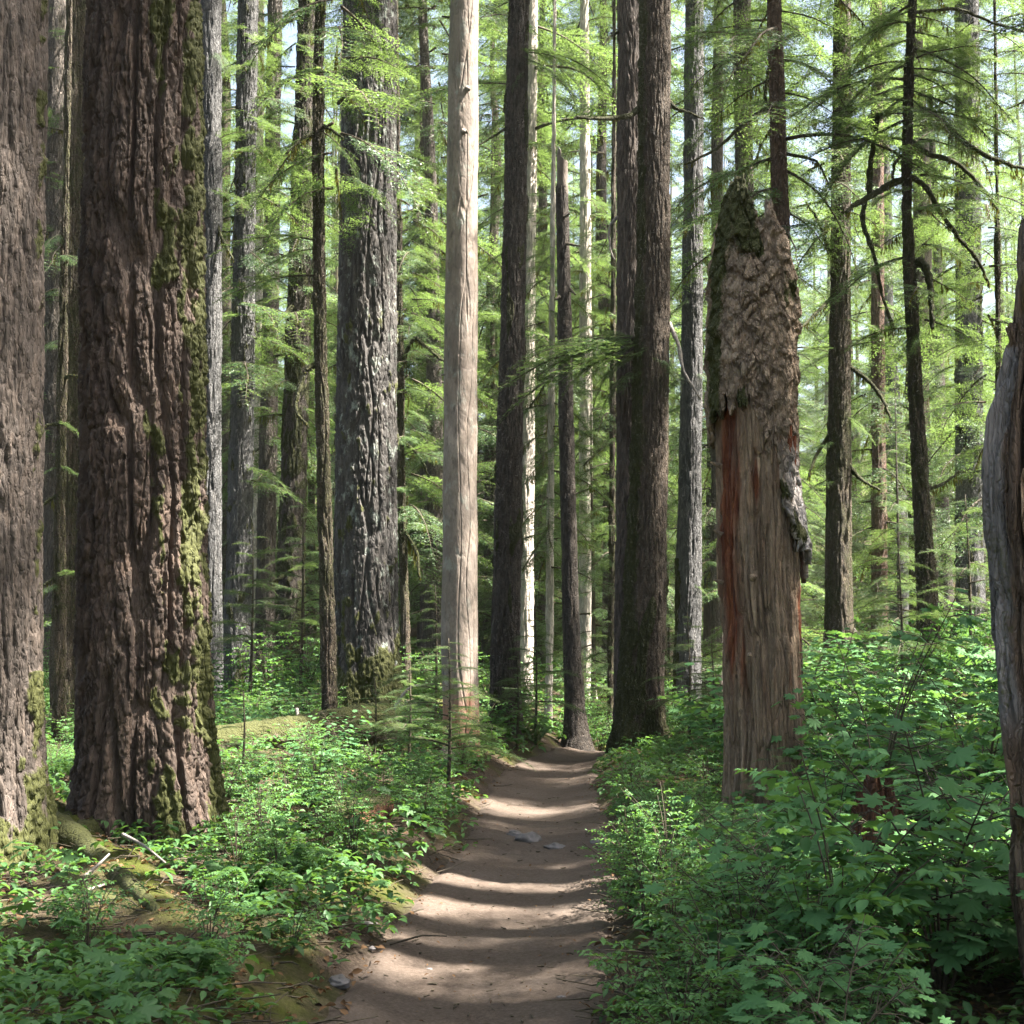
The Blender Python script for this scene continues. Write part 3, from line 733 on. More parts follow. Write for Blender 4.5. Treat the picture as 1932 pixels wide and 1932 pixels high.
def crown_mesh(name, rg, z0, z1, nb, r0, r1, src, pitch=(-.1, .35), gap=0.0, moss=False, start_r=.08):
    Vs, Qs, As, Vw, Tw, Qw = [], [], [], [], [], []
    MV, MQ, MA, nm = [], [], [], 0
    nv = nw = 0
    ga = 0
    for k in range(nb):
        f = (k + rg.uniform(-.4, .4)) / nb
        z = z0 + (z1 - z0) * np.clip(f, 0, 1)
        ga += 2.4 + rg.normal(0, .5)
        b = src[rg.integers(len(src))]
        ln = (r0 + (r1 - r0) * np.clip(f, 0, 1)) * rg.uniform(.55, 1.15)
        sc = ln / 2.1
        Rm = rotz(ga) @ roty(rg.uniform(*pitch)) @ rotx(rg.normal(0, .2))
        off = np.array([0, 0, z]) + rotz(ga) @ np.array([start_r, 0, 0])
        Vs.append((b['V'] * sc) @ Rm.T + off); Qs.append(b['Q'] + nv); As.append(np.clip(b['A'] + rg.normal(0, .15), 0, 1)); nv += len(b['V'])
        Vw.append((b['Vw'] * sc) @ Rm.T + off); Tw.append(b['Tw'] + nw); Qw.append(b['Qw'] + nw); nw += len(b['Vw'])
        if moss and rg.random() < .6:
            pm = (b['main'][:9] * sc) @ Rm.T + off
            mv, mq, ma = moss_tufts(pm, rg, 75, .24, .010)
            MV.append(mv); MQ.append(mq + nm); MA.append(ma); nm += len(mv)
    Vs = np.concatenate(Vs); Qs = np.concatenate(Qs); As = np.concatenate(As)
    Vw = np.concatenate(Vw); Tw = np.concatenate(Tw) + len(Vs); Qw = np.concatenate(Qw) + len(Vs)
    nb_ = len(Vs) + len(Vw)
    if not MV: MV, MQ, MA = [np.zeros((0, 3))], [np.zeros((0, 4), int)], [np.zeros(0)]
    MV, MQ, MA = np.concatenate(MV), np.concatenate(MQ) + nb_, np.concatenate(MA)
    me = mesh(name, np.concatenate([Vs, Vw, MV]), [Qs, Tw, Qw, MQ], [M['needles'], M['twig'], M['moss']], False,
              {'tint': np.concatenate([As, np.zeros(len(Vw)), MA])},
              np.concatenate([np.zeros(len(Qs), int), np.ones(len(Tw) + len(Qw), int), np.full(len(MQ), 2)]))
    return me
crg = np.random.default_rng(33)
CR_FULL = [crown_mesh('hemlock_crown', crg, 1.0, 9.5, 42, 2.3, .35, LOW) for _ in range(3)]       # young hemlock, boughs nearly to the ground
CR_HIGH = [crown_mesh('tall_crown', crg, 0, 14, 40, 2.6, .6, LOW, (0.0, .45)) for _ in range(3)]  # crown of a tall tree, placed high on its trunk
CR_LOOSE = [crown_mesh('loose_crown', crg, 0, 11, 40, 2.4, 1.4, LOW, (.05, .5), moss=True) for _ in range(3)]  # scattered lower boughs

def add_crown(tree, me, z, sc, rz, scz=None):
    o = link('crown', me, tree, (0, 0, z))
    o.scale = (sc, sc, scz or sc); o.rotation_euler = (0, 0, rz)
    return o
def trunk_point(key, z):
    t = TREES[key]
    x = np.interp(z, t['zs'], t['xs'])
    if z > t['zs'][-1]: x += (z - t['zs'][-1]) * (t['xs'][-1] - t['xs'][-2]) / (t['zs'][-1] - t['zs'][-2])
    return np.array([x, t['depth'], z])
hrg = np.random.default_rng(5)
def place_bough(tree, p0, p1, k=None, roll=0.0, sc_w=1.0):
    """a real bough part: wood with its needles as sub-part, from p0 to p1 (world)"""
    b = BOUGHS[hrg.integers(len(BOUGHS)) if k is None else k]
    d = p1 - p0; L = np.linalg.norm(d)
    x = d / L
    up = np.array([0, 0, 1.]) + hrg.normal(0, .12, 3)
    y = np.cross(up, x); y /= np.linalg.norm(y); z = np.cross(x, y)
    w = link('branch', b['wm'], tree)
    n = link('needles', b['nm'], w)
    sc = L / b['len']
    mw = Matrix(((x[0] * sc, y[0] * sc * sc_w, z[0] * sc, p0[0] - tree.location[0]), (x[1] * sc, y[1] * sc * sc_w, z[1] * sc, p0[1] - tree.location[1]),
                 (x[2] * sc, y[2] * sc * sc_w, z[2] * sc, p0[2] - tree.location[2]), (0, 0, 0, 1)))
    w.matrix_basis = mw
    return w
def px_bough(key, px0, py0, px1, py1, dd0=0.0, dd1=0.0, **kw):
    t = TREES[key]
    return place_bough(t['o'], P(px0, py0, t['depth'] + dd0), P(px1, py1, t['depth'] + dd1), **kw)

# mossy limbs: bent tube with tufts of hanging moss as sub-part
def limb_world(tree, pts, r0, r1, mat='mossy', tufts=True, dens=90, ln=.14, n=None, name='branch'):
    pts = np.asarray(pts) - np.array(tree.location)
    m = n or max(8, len(pts) * 5)
    c = spline(pts, m)
    c = c + hrg.normal(0, 1, c.shape) * (.12 * (r0 + r1)) * np.linspace(0, 1, m)[:, None]
    V, Tt, Q = tube_arrays(c, np.linspace(r0, r1, m) * (1 + .12 * hrg.normal(0, 1, m)), 8, True, .25)
    o = link(name, mesh(name, V, [Tt, Q], M[mat], True, {'moss': np.full(len(V), .18 if mat == 'mossy' else 0.0)}), tree)
    if tufts:
        Vm, Qm, Am = moss_tufts(c, hrg, dens, ln)
        tag(link('hanging_moss', mesh('hanging_moss', Vm, [Qm], M['moss'], False, {'tint': Am}), o), kind='stuff')
    return o
def px_limb(key, pp, w0, w1, dd=0.0, **kw):
    t = TREES[key]
    k = np.linspace(0, 1, len(pp))
    m = m_per_px(t['depth'])
    return limb_world(t['o'], [P(x, y, t['depth'] + dd * u) for (x, y), u in zip(pp, k)], w0 * m / 2, w1 * m / 2, **kw)

# the crooked mossy tree on the right
C = 'crooked'
px_limb(C, [(1705, 338), (1672, 352), (1640, 372), (1610, 388), (1596, 402)], 17, 7, -.6)
px_limb(C, [(1640, 372), (1641, 320), (1649, 265), (1656, 215)], 13, 8, -.2)
px_limb(C, [(1632, 378), (1628, 420), (1648, 480), (1668, 570), (1688, 622)], 10, 6, -.3)
px_limb(C, [(1714, 262), (1750, 290), (1800, 305), (1845, 345), (1886, 402)], 12, 6, .8)
px_limb(C, [(1712, 330), (1748, 355), (1775, 402), (1815, 455), (1850, 500), (1868, 545)], 11, 5, .6)
px_limb(C, [(1738, 205), (1775, 225), (1812, 262), (1870, 298), (1935, 318)], 13, 7, .4, dens=140, ln=.3)
px_limb(C, [(1716, 25), (1760, 20), (1810, 18), (1870, 42), (1940, 62)], 8, 5, .5)
px_limb(C, [(1742, 922), (1775, 915), (1810, 890)], 9, 4, .2)
px_limb(C, [(1730, 492), (1748, 510), (1757, 560), (1758, 620)], 22, 7, -.2, dens=400, ln=.2)
px_limb(C, [(1709, 285), (1688, 310), (1683, 345)], 8, 5, -.2)
px_limb('reddish', [(1461, 200), (1432, 214), (1400, 236), (1352, 280), (1290, 312)], 12, 4, -.5)
px_limb('reddish', [(1452, 205), (1444, 180), (1450, 120)], 9, 4, -.2)
px_limb('reddish', [(1482, 290), (1530, 300), (1545, 310), (1565, 350)], 7, 3, .2)
px_limb('twin', [(1203, 207), (1188, 218), (1160, 222), (1125, 224), (1088, 221)], 13, 6, -.7, dens=70, ln=.08)
px_limb('twin', [(1262, 192), (1278, 206), (1300, 212), (1330, 226)], 10, 3, -.1, tufts=False)
px_limb('twinback', [(1168, 60), (1150, 70), (1138, 86)], 7, 3, -.3, tufts=False)
px_limb('twinback', [(1166, 408), (1150, 430), (1152, 470), (1160, 490)], 6, 3, -.3, tufts=False, mat='stick')
px_limb('twin', [(1262, 610), (1280, 650), (1290, 700), (1322, 752)], 9, 4, -.4, tufts=False, mat='stick')
px_limb('pale', [(872, 158), (880, 166), (884, 168)], 14, 5, -.35, tufts=False, mat='pale', name='branch_stub')
px_limb('pale', [(866, 236), (874, 246), (880, 250)], 16, 5, -.35, tufts=False, mat='pale', name='branch_stub')
px_limb('pale', [(848, 700), (842, 706), (832, 708)], 9, 3, -.1, tufts=False, mat='stick', name='branch_stub')
px_limb('pole', [(600, 690), (582, 694), (565, 735), (558, 772), (582, 806)], 11, 5, -.2, dens=160, ln=.06)
px_limb('pole', [(598, 250), (570, 262), (540, 290)], 8, 4, -.3)
px_limb('pole', [(605, 235), (630, 248), (648, 262)], 7, 4, -.2)
px_limb('stout', [(570, 560), (540, 590), (505, 622)], 12, 5, -.6)
px_limb('stout', [(575, 35), (550, 38), (520, 60), (500, 75)], 7, 3, -.5, tufts=False)
px_limb('stout', [(555, 1060), (535, 1085), (510, 1100)], 12, 4, -.5)
px_limb('darkleft', [(508, 180), (490, 215), (462, 250), (440, 265)], 8, 4, -.6)
px_limb('darkleft', [(515, 120), (495, 160), (486, 200)], 10, 5, -.4, dens=200, ln=.3)
px_limb('greyleft', [(405, 400), (415, 440), (430, 470), (440, 490)], 7, 4, -.3, dens=120, ln=.2)
px_limb('slimmoss', [(752, 700), (780, 640), (800, 652), (835, 680), (868, 690)], 9, 4, -.2)
px_limb('slimmoss', [(757, 830), (790, 860), (810, 900)], 8, 4, -.2)
px_limb('slimmoss', [(762, 1000), (785, 1040), (792, 1090)], 8, 5, -.2, dens=200, ln=.3)
px_limb('mossright', [(1572, 560), (1540, 590), (1510, 620)], 9, 4, -.5)
px_limb('mossright', [(1600, 690), (1640, 720), (1668, 760), (1680, 790)], 10, 4, -.3, dens=140, ln=.25)
px_limb('mossright', [(1590, 860), (1620, 900), (1660, 925)], 12, 4, -.3, dens=160, ln=.3)
px_limb('mossright', [(1565, 820), (1540, 860), (1525, 900)], 9, 4, -.3)
px_limb('mossright', [(1565, 480), (1545, 420), (1520, 380)], 8, 4, -.3)
px_limb('leftthin', [(112, 800), (90, 802), (70, 812)], 9, 5, -.1, dens=100, ln=.06)
px_limb('leftthin', [(108, 935), (90, 945), (70, 962)], 10, 4, -.1)
px_limb('leftthin', [(118, 715), (135, 708), (150, 712)], 7, 4, -.1)
px_limb('leftthin', [(116, 1085), (95, 1095), (72, 1115)], 7, 4, -.1)
px_limb('glademoss', [(1155, 830), (1130, 850), (1100, 880)], 8, 3, -.3)
px_limb('lichen', [(1040, 700), (1020, 740), (990, 780)], 6, 3, -.2)
px_limb('lichen', [(1042, 980), (1020, 1020), (985, 1075)], 6, 3, -.2, dens=60)
px_limb('dark', [(958, 240), (930, 258), (905, 272)], 6, 3, -.4, tufts=False)

# hero boughs of green sprays the photo shows
for key, a in (('greyleft', [(400, 270, 478, 232), (398, 360, 480, 380), (405, 90, 432, 130)]),
               ('pole', [(600, 470, 470, 495), (598, 520, 395, 545), (600, 455, 392, 430), (606, 330, 540, 390), (610, 250, 700, 330)]),
               ('ribbed', [(450, 880, 560, 905), (452, 905, 600, 935), (450, 840, 400, 870), (455, 1010, 385, 1040), (448, 1090, 530, 1105), (452, 1060, 545, 1020),
                           (446, 760, 385, 790), (448, 690, 520, 720)]),
               ('leftthin', [(115, 440, 70, 470), (115, 480, 165, 500), (112, 800, 160, 810), (112, 880, 68, 895), (112, 1090, 165, 1070), (112, 1100, 66, 1120), (112, 640, 70, 660), (112, 880, 165, 900)]),
               ('twin', [(1205, 650, 905, 690), (1205, 640, 1010, 655), (1205, 668, 1290, 700), (1200, 660, 1090, 745), (1240, 655, 1150, 690), (1205, 645, 960, 640), (1205, 672, 930, 715), (1205, 648, 985, 690), (1215, 690, 1110, 760), (1205, 655, 1040, 700), (1230, 660, 1300, 720), (1205, 640, 1080, 625)]),
               ('crooked', [(1718, 120, 1560, 205), (1715, 180, 1600, 260), (1716, 130, 1890, 150), (1720, 60, 1880, 110), (1714, 215, 1580, 225), (1722, 20, 1600, 75),
                            (1714, 240, 1830, 235), (1716, 170, 1800, 205), (1712, 265, 1500, 260), (1722, 50, 1640, 20), (1730, 620, 1700, 680), (1712, 150, 1480, 175),
                            (1718, 90, 1940, 190), (1716, 210, 1930, 240), (1716, 160, 1540, 240), (1716, 205, 1620, 225), (1714, 190, 1530, 200), (1718, 110, 1640, 160), (1716, 185, 1780, 250), (1712, 235, 1650, 275), (1718, 140, 1860, 200), (1720, 75, 1560, 130), (1714, 300, 1800, 330), (1718, 100, 1820, 80)]),
               ('dark', [(985, 110, 1120, 175), (985, 130, 960, 165), (975, 100, 1090, 105), (985, 95, 1170, 120)]),
               ('slimmoss', [(757, 730, 830, 745), (755, 590, 830, 610), (755, 480, 820, 470), (760, 1000, 830, 985), (760, 860, 830, 830)]),
               ('mossright', [(1585, 600, 1720, 640), (1585, 660, 1500, 650), (1585, 520, 1660, 590), (1585, 780, 1660, 830), (1582, 900, 1500, 930), (1580, 830, 1520, 850), (1588, 400, 1500, 440)]),
               ('lichen', [(1040, 760, 1000, 790), (1040, 820, 1075, 845), (1040, 880, 1000, 905), (1042, 560, 1095, 590), (1043, 480, 1000, 520)]),
               ('abovesnag', [(1405, 330, 1500, 390), (1405, 400, 1340, 420), (1405, 100, 1320, 150), (1402, 60, 1480, 100), (1405, 240, 1330, 250)]),
               ('bluegrey', [(1310, 560, 1270, 580), (1308, 420, 1275, 440), (1306, 700, 1350, 720), (1300, 1100, 1345, 1120), (1310, 250, 1270, 290)]),
               ):
    for (x0, y0, x1, y1) in a:
        L = abs(x1 - x0)
        px_bough(key, x0, y0, x1, y1, 0, hrg.uniform(-.35, .1) * L * m_per_px(TREES[key]['depth']) - .2)

# ------------------------------------------------------------------ generic forest behind
CROWN_SPOTS = [  # crowns high on the named trunks: key, height, kind, scale
    ('big', 14, 0, 1.25), ('farleft', 13, 1, 1.2), ('grey', 17, 2, 1.3), ('pale', 14, 0, 1.1), ('dark', 13.5, 1, 1.1), ('white', 12, 2, 1.2),
    ('twinback', 14.5, 2, 1.15), ('twin', 14, 0, 1.2), ('bluegrey', 13, 1, 1.3), ('abovesnag', 9, 2, 1.1), ('behindsnag', 11, 0, 1.1),
    ('greyright', 11, 0, 1.3), ('leftmossy', 11, 2, 1.1), ('leftblur', 14, 1, 1.2), ('greyleft', 14, 0, 1.2), ('ribbed', 13, 2, 1.2), ('whiteleft', 14, 1, 1.2),
    ('darkleft', 12, 0, 1.1), ('stout', 12, 2, 1.1), ('redfar', 10, 1, 1.1), ('slim', 9, 0, 1.1), ('glade', 12, 0, 1.1)]
for key, z, k, sc in CROWN_SPOTS:
    t = TREES[key]
    if key not in ('farleft', 'big', 'grey', 'pale', 'twin', 'leftmossy', 'white'): sc *= .7; z += 3
    zz = max(z, P(966, 0, t['depth'])[2] - t['base'][2] + .5) if t['depth'] < 24 else z
    x = trunk_point(key, t['base'][2] + zz + 3)[0] - t['base'][0]
    o = add_crown(t['o'], CR_HIGH[k], zz, sc, k * 1.7 + z)
    o.location.x = x
for key, z, k, sc in (('reddish', 7, 0, .9), ('mossright', 8, 1, .8), ('crooked', 5, 2, .75), ('pole', 6.5, 0, .7), ('abovesnag', 8.5, 1, .8), ('stout', 5, 2, .8), ('darkleft', 4, 0, .85),
                      ('lichen', 3, 1, .6), ('slimmoss', 3, 2, .6), ('slim', 3.5, 0, .8), ('redfar', 2, 1, .9), ('behindsnag', 3, 2, .8), ('greyright', 3.5, 0, 1.0), ('leftblur', 4, 1, .9),
                      ('stemright', 2, 2, .8), ('glade', 4, 1, .8), ('white', 6.5, 0, .7), ('ribbed', 5.5, 1, .65), ('glademoss', 3.5, 2, .6)):
    add_crown(TREES[key]['o'], CR_LOOSE[k], z, sc, z * 1.3)

frg = np.random.default_rng(12)
def plain_trunk(rg, H, r):
    zs = np.array([0, H]); nth = 28
    h = np.concatenate([[-.4, 0, .15, .4, .8], np.linspace(1.5, H, 26)])
    th = np.linspace(0, 2 * np.pi, nth, endpoint=False)
    HH, TH = np.meshgrid(h, th, indexing='ij')
    RR = r * (1 - .93 * np.clip(HH / H, 0, 1)) + .25 * r * np.exp(-np.clip(HH, 0, None) / .4)
    RR = RR * (1 + .06 * pn(np.cos(TH) * 2, np.sin(TH) * 2, HH * .6 + rg.random() * 50))
    bx = .12 * pn(h * .13, rg.random() * 40, 0) * h * .25
    V = np.stack([bx[:, None] + RR * np.cos(TH), RR * np.sin(TH), HH], -1).reshape(-1, 3)
    i, j = np.meshgrid(np.arange(len(h) - 1), np.arange(nth), indexing='ij')
    Q = np.stack([i * nth + j, i * nth + (j + 1) % nth, (i + 1) * nth + (j + 1) % nth, (i + 1) * nth + j], -1).reshape(-1, 4)
    return V, Q
TALL_TR = []
for k in range(6):
    V, Q = plain_trunk(frg, 28, frg.uniform(.22, .42))
    TALL_TR.append(mesh('tall_trunk', V, [Q], M[('far', 'scaly', 'greyb', 'mossy', 'far', 'flaky')[k]], True))
YOUNG_TR = []
for k in range(3):
    V, Q = plain_trunk(frg, 10, .075)
    YOUNG_TR.append(mesh('young_trunk', V, [Q], M[('mossy', 'far', 'mossy')[k]], True))
def tall_tree(x, y, k, sc, crown_z, loose_z=None, group='tall trees in the forest behind', label='tall straight trunk deep in the sunlit forest behind', fir=True):
    z = G(x, y)
    o = thing('tall_fir', (x, y, z), label, 'tree', group)
    tr = link('trunk', TALL_TR[k], o); tr.rotation_euler = (frg.normal(0, .012), frg.normal(0, .015), frg.uniform(0, 6))
    if y > 48: add_crown(o, CR_HIGH[frg.integers(3)], crown_z, sc, frg.uniform(0, 6))
    else: add_crown(o, CR_LOOSE[frg.integers(3)], 17, sc, frg.uniform(0, 6), sc * .8)
    if loose_z is not None: add_crown(o, CR_LOOSE[frg.integers(3)], loose_z, sc * .8, frg.uniform(0, 6))
    return o
def young_tree(x, y, sc, group='young hemlocks under the tall trees', label='young hemlock with layered drooping boughs in the forest behind'):
    z = G(x, y)
    o = thing('young_hemlock', (x, y, z), label, 'tree', group)
    tr = link('trunk', YOUNG_TR[frg.integers(3)], o); tr.scale = (sc, sc, sc)
    add_crown(o, CR_FULL[frg.integers(3)], 0, sc, frg.uniform(0, 6))
    return o
taken = [(t['base'][0], t['base'][1]) for t in TREES.values()]
def free(x, y, d): return all((x - a) ** 2 + (y - b) ** 2 > d * d for a, b in taken)
n = 0
for _ in range(4000):                     # tall trees, 32..105 m away
    y = 33 + 70 * frg.random() ** 1.2
    x = frg.uniform(-1, 1) * (.42 * y + 3)
    if not free(x, y, 1.9 + .02 * y): continue
    taken.append((x, y)); n += 1
    tall_tree(x, y, frg.integers(6), frg.uniform(.95, 1.4), frg.uniform(10, 16), frg.uniform(1.5, 5) if frg.random() < .85 else None)
    if n >= 66: break
n = 0
for _ in range(4000):                     # young hemlocks, 24..80 m away
    y = 24 + 55 * frg.random() ** 1.3
    x = frg.uniform(-1, 1) * (.42 * y + 2)
    if abs(x - path_c(y)) < 1.6 and y < 31: continue
    if not free(x, y, 1.9): continue
    taken.append((x, y)); n += 1
    young_tree(x, y, frg.uniform(.4, 1.0) if y < 40 else frg.uniform(.7, 1.5))
    if n >= 78: break
for x, y, sc in ((-1.5, 36, 1.5), (-.6, 43, 1.9), (.6, 39, 1.2), (1.8, 46, 1.9), (-2.6, 48, 2.0), (.3, 56, 2.4), (3.2, 55, 2.2), (-4, 60, 2.4), (-.8, 68, 2.8)):
    young_tree(x, y, sc)
n = 0
for _ in range(3000):                     # bigger hemlocks closing the view, 48..110 m away
    y = 48 + 62 * frg.random()
    x = frg.uniform(-1, 1) * (.42 * y + 2)
    if not free(x, y, 2.6): continue
    taken.append((x, y)); n += 1
    young_tree(x, y, frg.uniform(1.7, 3.3))
    if n >= 62: break
for x, y, k, sc in ((-1.9, 35, 0, 1.1), (.9, 41, 4, 1.2), (2.6, 37, 1, 1.0), (-.7, 47, 5, 1.3), (4.0, 44, 2, 1.2), (-3.8, 42, 3, 1.2)):
    o = tall_tree(x, y, k, sc, 13, 3)
    add_crown(o, CR_LOOSE[k % 3], 10, sc * 1.1, k)
# more forest, unseen, added beside and behind the camera to take fill light away
for x, y, cz, sc in ((-6.5, 3.5, 4.5, 1.1), (-8, 8, 5, 1.2), (-9.5, 13, 6, 1.2), (-4.5, -3, 5, 1.1), (1.5, -6, 4, 1.3), (-2, -9, 4, 1.4), (5, -8, 5, 1.3), (-9, -3, 4, 1.3)):
    o = thing('tall_fir', (x, y, G(x, y)), 'unseen tall fir added beside or behind the camera to cut fill light', 'tree', 'unseen trees added to cut fill light')
    link('trunk', TALL_TR[frg.integers(6)], o)
    add_crown(o, CR_HIGH[frg.integers(3)], cz, sc, frg.uniform(0, 6))
# firs added and shaped just outside the frame, sunny side, to cast the dappled shade on the path
CR_SHADE = [crown_mesh('shade_crown', crg, 0, 13, 68, 1.9, .5, LOW, (-.05, .35)) for _ in range(2)]
SHADE = [(5.6, 1.31, 9.0, 1.0), (6.3, 4.23, 5.5, 0.88), (5.9, 7.12, 6.0, 0.6), (7.7, 10.15, 6.0, 1.05), (7.0, 14.74, 7.0, 0.9), (9.3, 17.76, 7.0, 1.1), (9.8, 8.59, 24.5, 1.3), (11.2, 1.12, 11.5, 1.2), (10.9, 3.86, 12.5, 1.05), (11.3, 7.51, 28.0, 1.2), (11.7, 10.16, 12.0, 1.05), (10.9, 13.86, 12.0, 1.1), (6.5, 8.95, 6.2, 0.45), (9.4, 7.6, 20.5, 0.9)]
DAPPLE = [(8.0, 16.32, 12.0, 0.66), (9.6, 19.62, 12.0, 1.0), (7.6, 11.67, 8.5, 0.5), (7.9, 13.63, 8.5, 0.5), (7.6, 16.27, 8.0, 0.6), (8.3, 8.88, 10.5, 0.34), (6.9, 6.35, 8.2, 0.3), (7.4, 7.99, 9.6, 0.25), (5.5, 3.9, 6.5, 0.85), (5.9, 5.45, 7.2, 0.55)]  # loose crowns added off frame to dapple the sun on path and trunks
for x, y, cz, sc in SHADE:
    o = thing('tall_fir', (x, y, G(x, y)), 'off-frame fir added right of the path to shade and dapple it', 'tree', 'off-frame trees added to shade the path')
    link('trunk', TALL_TR[frg.integers(6)], o)
    add_crown(o, CR_SHADE[frg.integers(2)], cz, sc, frg.uniform(0, 6))
    if sc < .5: o.children[0].scale = (.35, .35, .44)
    if cz == 28.0: add_crown(o, CR_SHADE[0], 9.5, 1.25, 1.0, .52)
BLOBS = [(6.6, 8.75, 11.6, .22), (7.2, 9.75, 9.4, .36), (7.4, 12.35, 8.6, .24), (6.4, 6.25, 11.2, .20), (6.9, 7.9, 12.2, .2), (7.8, 13.0, 12.6, .26), (8.2, 16.2, 11.5, .36)]  # small flat crowns on thin trunks, added off frame to break up sun bands
for x, y, cz, sc in DAPPLE:
    o = thing('tall_fir', (x, y, G(x, y)), 'off-frame fir added right of the path to shade and dapple it', 'tree', 'off-frame trees added to shade the path')
    link('trunk', TALL_TR[frg.integers(6)], o)
    add_crown(o, CR_LOOSE[frg.integers(3)], cz, sc, frg.uniform(0, 6))
for x, y, cz, sc in BLOBS:
    o = thing('tall_fir', (x, y, G(x, y)), 'off-frame fir added right of the path to shade and dapple it', 'tree', 'off-frame trees added to shade the path')
    link('trunk', YOUNG_TR[frg.integers(3)], o).scale = (.8, .8, cz / 10 + .3)
    add_crown(o, CR_LOOSE[frg.integers(3)], cz, sc, frg.uniform(0, 6), sc * .4)


# ------------------------------------------------------------------ broken snags
def shell(pts, depth, origin, zt, zb, kind, seed, thick, nth=300, nt=220, dscale=1.0, extra=None, attrs=None, name='bark', mat=None, inner=True, arc=None):
    """ring of columns, each from zb(c, front) to zt(c, front) (given as pixel rows); c = cos(theta), front = facing the camera"""
    th = np.linspace(0, 2 * np.pi, nth, endpoint=False) if arc is None else np.linspace(arc[0], arc[1], nth)
    c, fr = np.cos(th), np.sin(th) < 0
    pyz = lambda py: P(966, py, depth)[2]
    top = np.array([pyz(zt(a, f, t)) for a, f, t in zip(c, fr, th)])
    bot = np.array([pyz(zb(a, f, t)) for a, f, t in zip(c, fr, th)])
    u = np.linspace(0, 1, nt)
    Zw = bot[None] + (top - bot)[None] * u[:, None]
    rows = np.array([P(x, y, depth) for x, y, w in pts]); zr = rows[:, 2]
    o = np.argsort(zr)
    cx = np.interp(Zw, zr[o], rows[o, 0]); r = np.interp(Zw, zr[o], np.array([w * m_per_px(depth, y) / 2 for x, y, w in pts])[o])
    TH = np.broadcast_to(th, Zw.shape)
    rm = r.mean()
    h = Zw - origin[2]
    D = bark_disp(kind, np.cos(TH) * rm, np.sin(TH) * rm, h, seed) * dscale
    ex = extra(TH, Zw, u[:, None] + 0 * TH) if extra else 0
    def surf(rr):
        return np.stack([cx + rr * np.cos(TH) - origin[0], depth + rr * np.sin(TH) - origin[1], h], -1)
    n = nt * nth
    i, j = np.meshgrid(np.arange(nt - 1), np.arange(nth if arc is None else nth - 1), indexing='ij')
    q = np.stack([i * nth + j, i * nth + (j + 1) % nth, (i + 1) * nth + (j + 1) % nth, (i + 1) * nth + j], -1).reshape(-1, 4)
    V = [surf(r + D + ex).reshape(-1, 3)]; Q = [q]
    if inner:
        V.append(surf(np.maximum(r + D * .5 + ex - thick, .01)).reshape(-1, 3)); Q.append(q[:, ::-1] + n)
        jj = np.arange(nth if arc is None else nth - 1); j2 = (jj + 1) % nth
        if arc is not None:
            ii = np.arange(nt - 1) * nth
            for e, fl in ((0, 1), (nth - 1, -1)):
                Q.append(np.stack([ii + e, ii + nth + e, ii + nth + e + n, ii + e + n], -1)[:, ::fl])
        Q.append(np.stack([jj + n, j2 + n, j2, jj], -1))
        k = (nt - 1) * nth
        Q.append(np.stack([jj + k, j2 + k, j2 + k + n, jj + k + n], -1))
    at = {}
    for kk, fn in (attrs or {}).items():
        v = np.clip(fn(TH, h, Zw), 0, 1).ravel()
        at[kk] = np.concatenate([v, v]) if inner else v
    return mesh(name, np.concatenate(V), [np.concatenate(Q)], mat, True, at)
def curve(*pts):
    a = np.array(pts, float)
    return lambda x: np.interp(x, a[:, 0], a[:, 1])
# the plated snag right of the path
SD = 11.4
sb = P(1441, 1545, SD); sb[2] = G(sb[0], sb[1])
snag = thing('broken_snag', sb, 'broken dead trunk with jagged top, plated bark above and bare rust streaked wood below', 'dead tree')
jag = np.random.default_rng(2).normal(size=400)
wood_pts = [(1444, 1560, 152), (1442, 1400, 146), (1438, 1200, 147), (1431, 1100, 148), (1428, 1000, 150), (1426, 900, 152), (1426, 800, 154), (1422, 760, 152), (1420, 560, 142), (1418, 440, 112)]
def rot_w(TH, h, Z):
    a = np.angle(np.exp(1j * (TH + 2.62)))
    z0, z1 = P(966, 1230, SD)[2], P(966, 770, SD)[2]
    m = np.exp(-((a + .10 * pn(h * 3, 1, 1)) / .34) ** 2) * 1.5 * sst(z0 - .35, z0 + .3, Z) * (Z < z1 + .05)
    m = m + 1.1 * sst(.04, .28, fbm(np.cos(TH) * 2.2, np.sin(TH) * 2.2 + 4, h * .75, 3)) * sst(P(966, 1420, SD)[2], P(966, 1150, SD)[2], Z)
    m = m + .8 * np.exp(-(np.angle(np.exp(1j * (TH + 1.0))) / .2) ** 2) * ((Z > P(966, 930, SD)[2]) & (Z < P(966, 830, SD)[2]))
    return m
link('wood', shell(wood_pts, SD, sb, lambda c, f, t: 480 + 40 * math.sin(t * 3), lambda c, f, t: 1590, 'snagwood', 3, .05, 420, 520, 1.0,
     lambda TH, Z, u: .05 * np.exp(-np.clip(Z - sb[2], 0, 9) / .25) - .045 * np.exp(-(np.angle(np.exp(1j * (TH + 2.7))) / .25) ** 2) * sst(P(966, 1250, SD)[2], P(966, 1150, SD)[2], Z),
     {'rot': rot_w}, 'wood', M['wood'], False), snag)
bt = curve((-1, 500), (-.95, 390), (-.87, 352), (-.45, 346), (-.35, 366), (-.1, 402), (.1, 434), (.24, 430), (.32, 402), (.5, 396), (.62, 432), (.8, 474), (.9, 535), (1, 555))
bb = curve((-1, 800), (-.8, 768), (-.6, 790), (-.5, 764), (-.34, 776), (-.2, 770), (-.05, 800), (.05, 830), (.15, 846), (.30, 838), (.38, 880), (.46, 925), (.6, 985), (.75, 1030), (.9, 1046), (1, 1050))
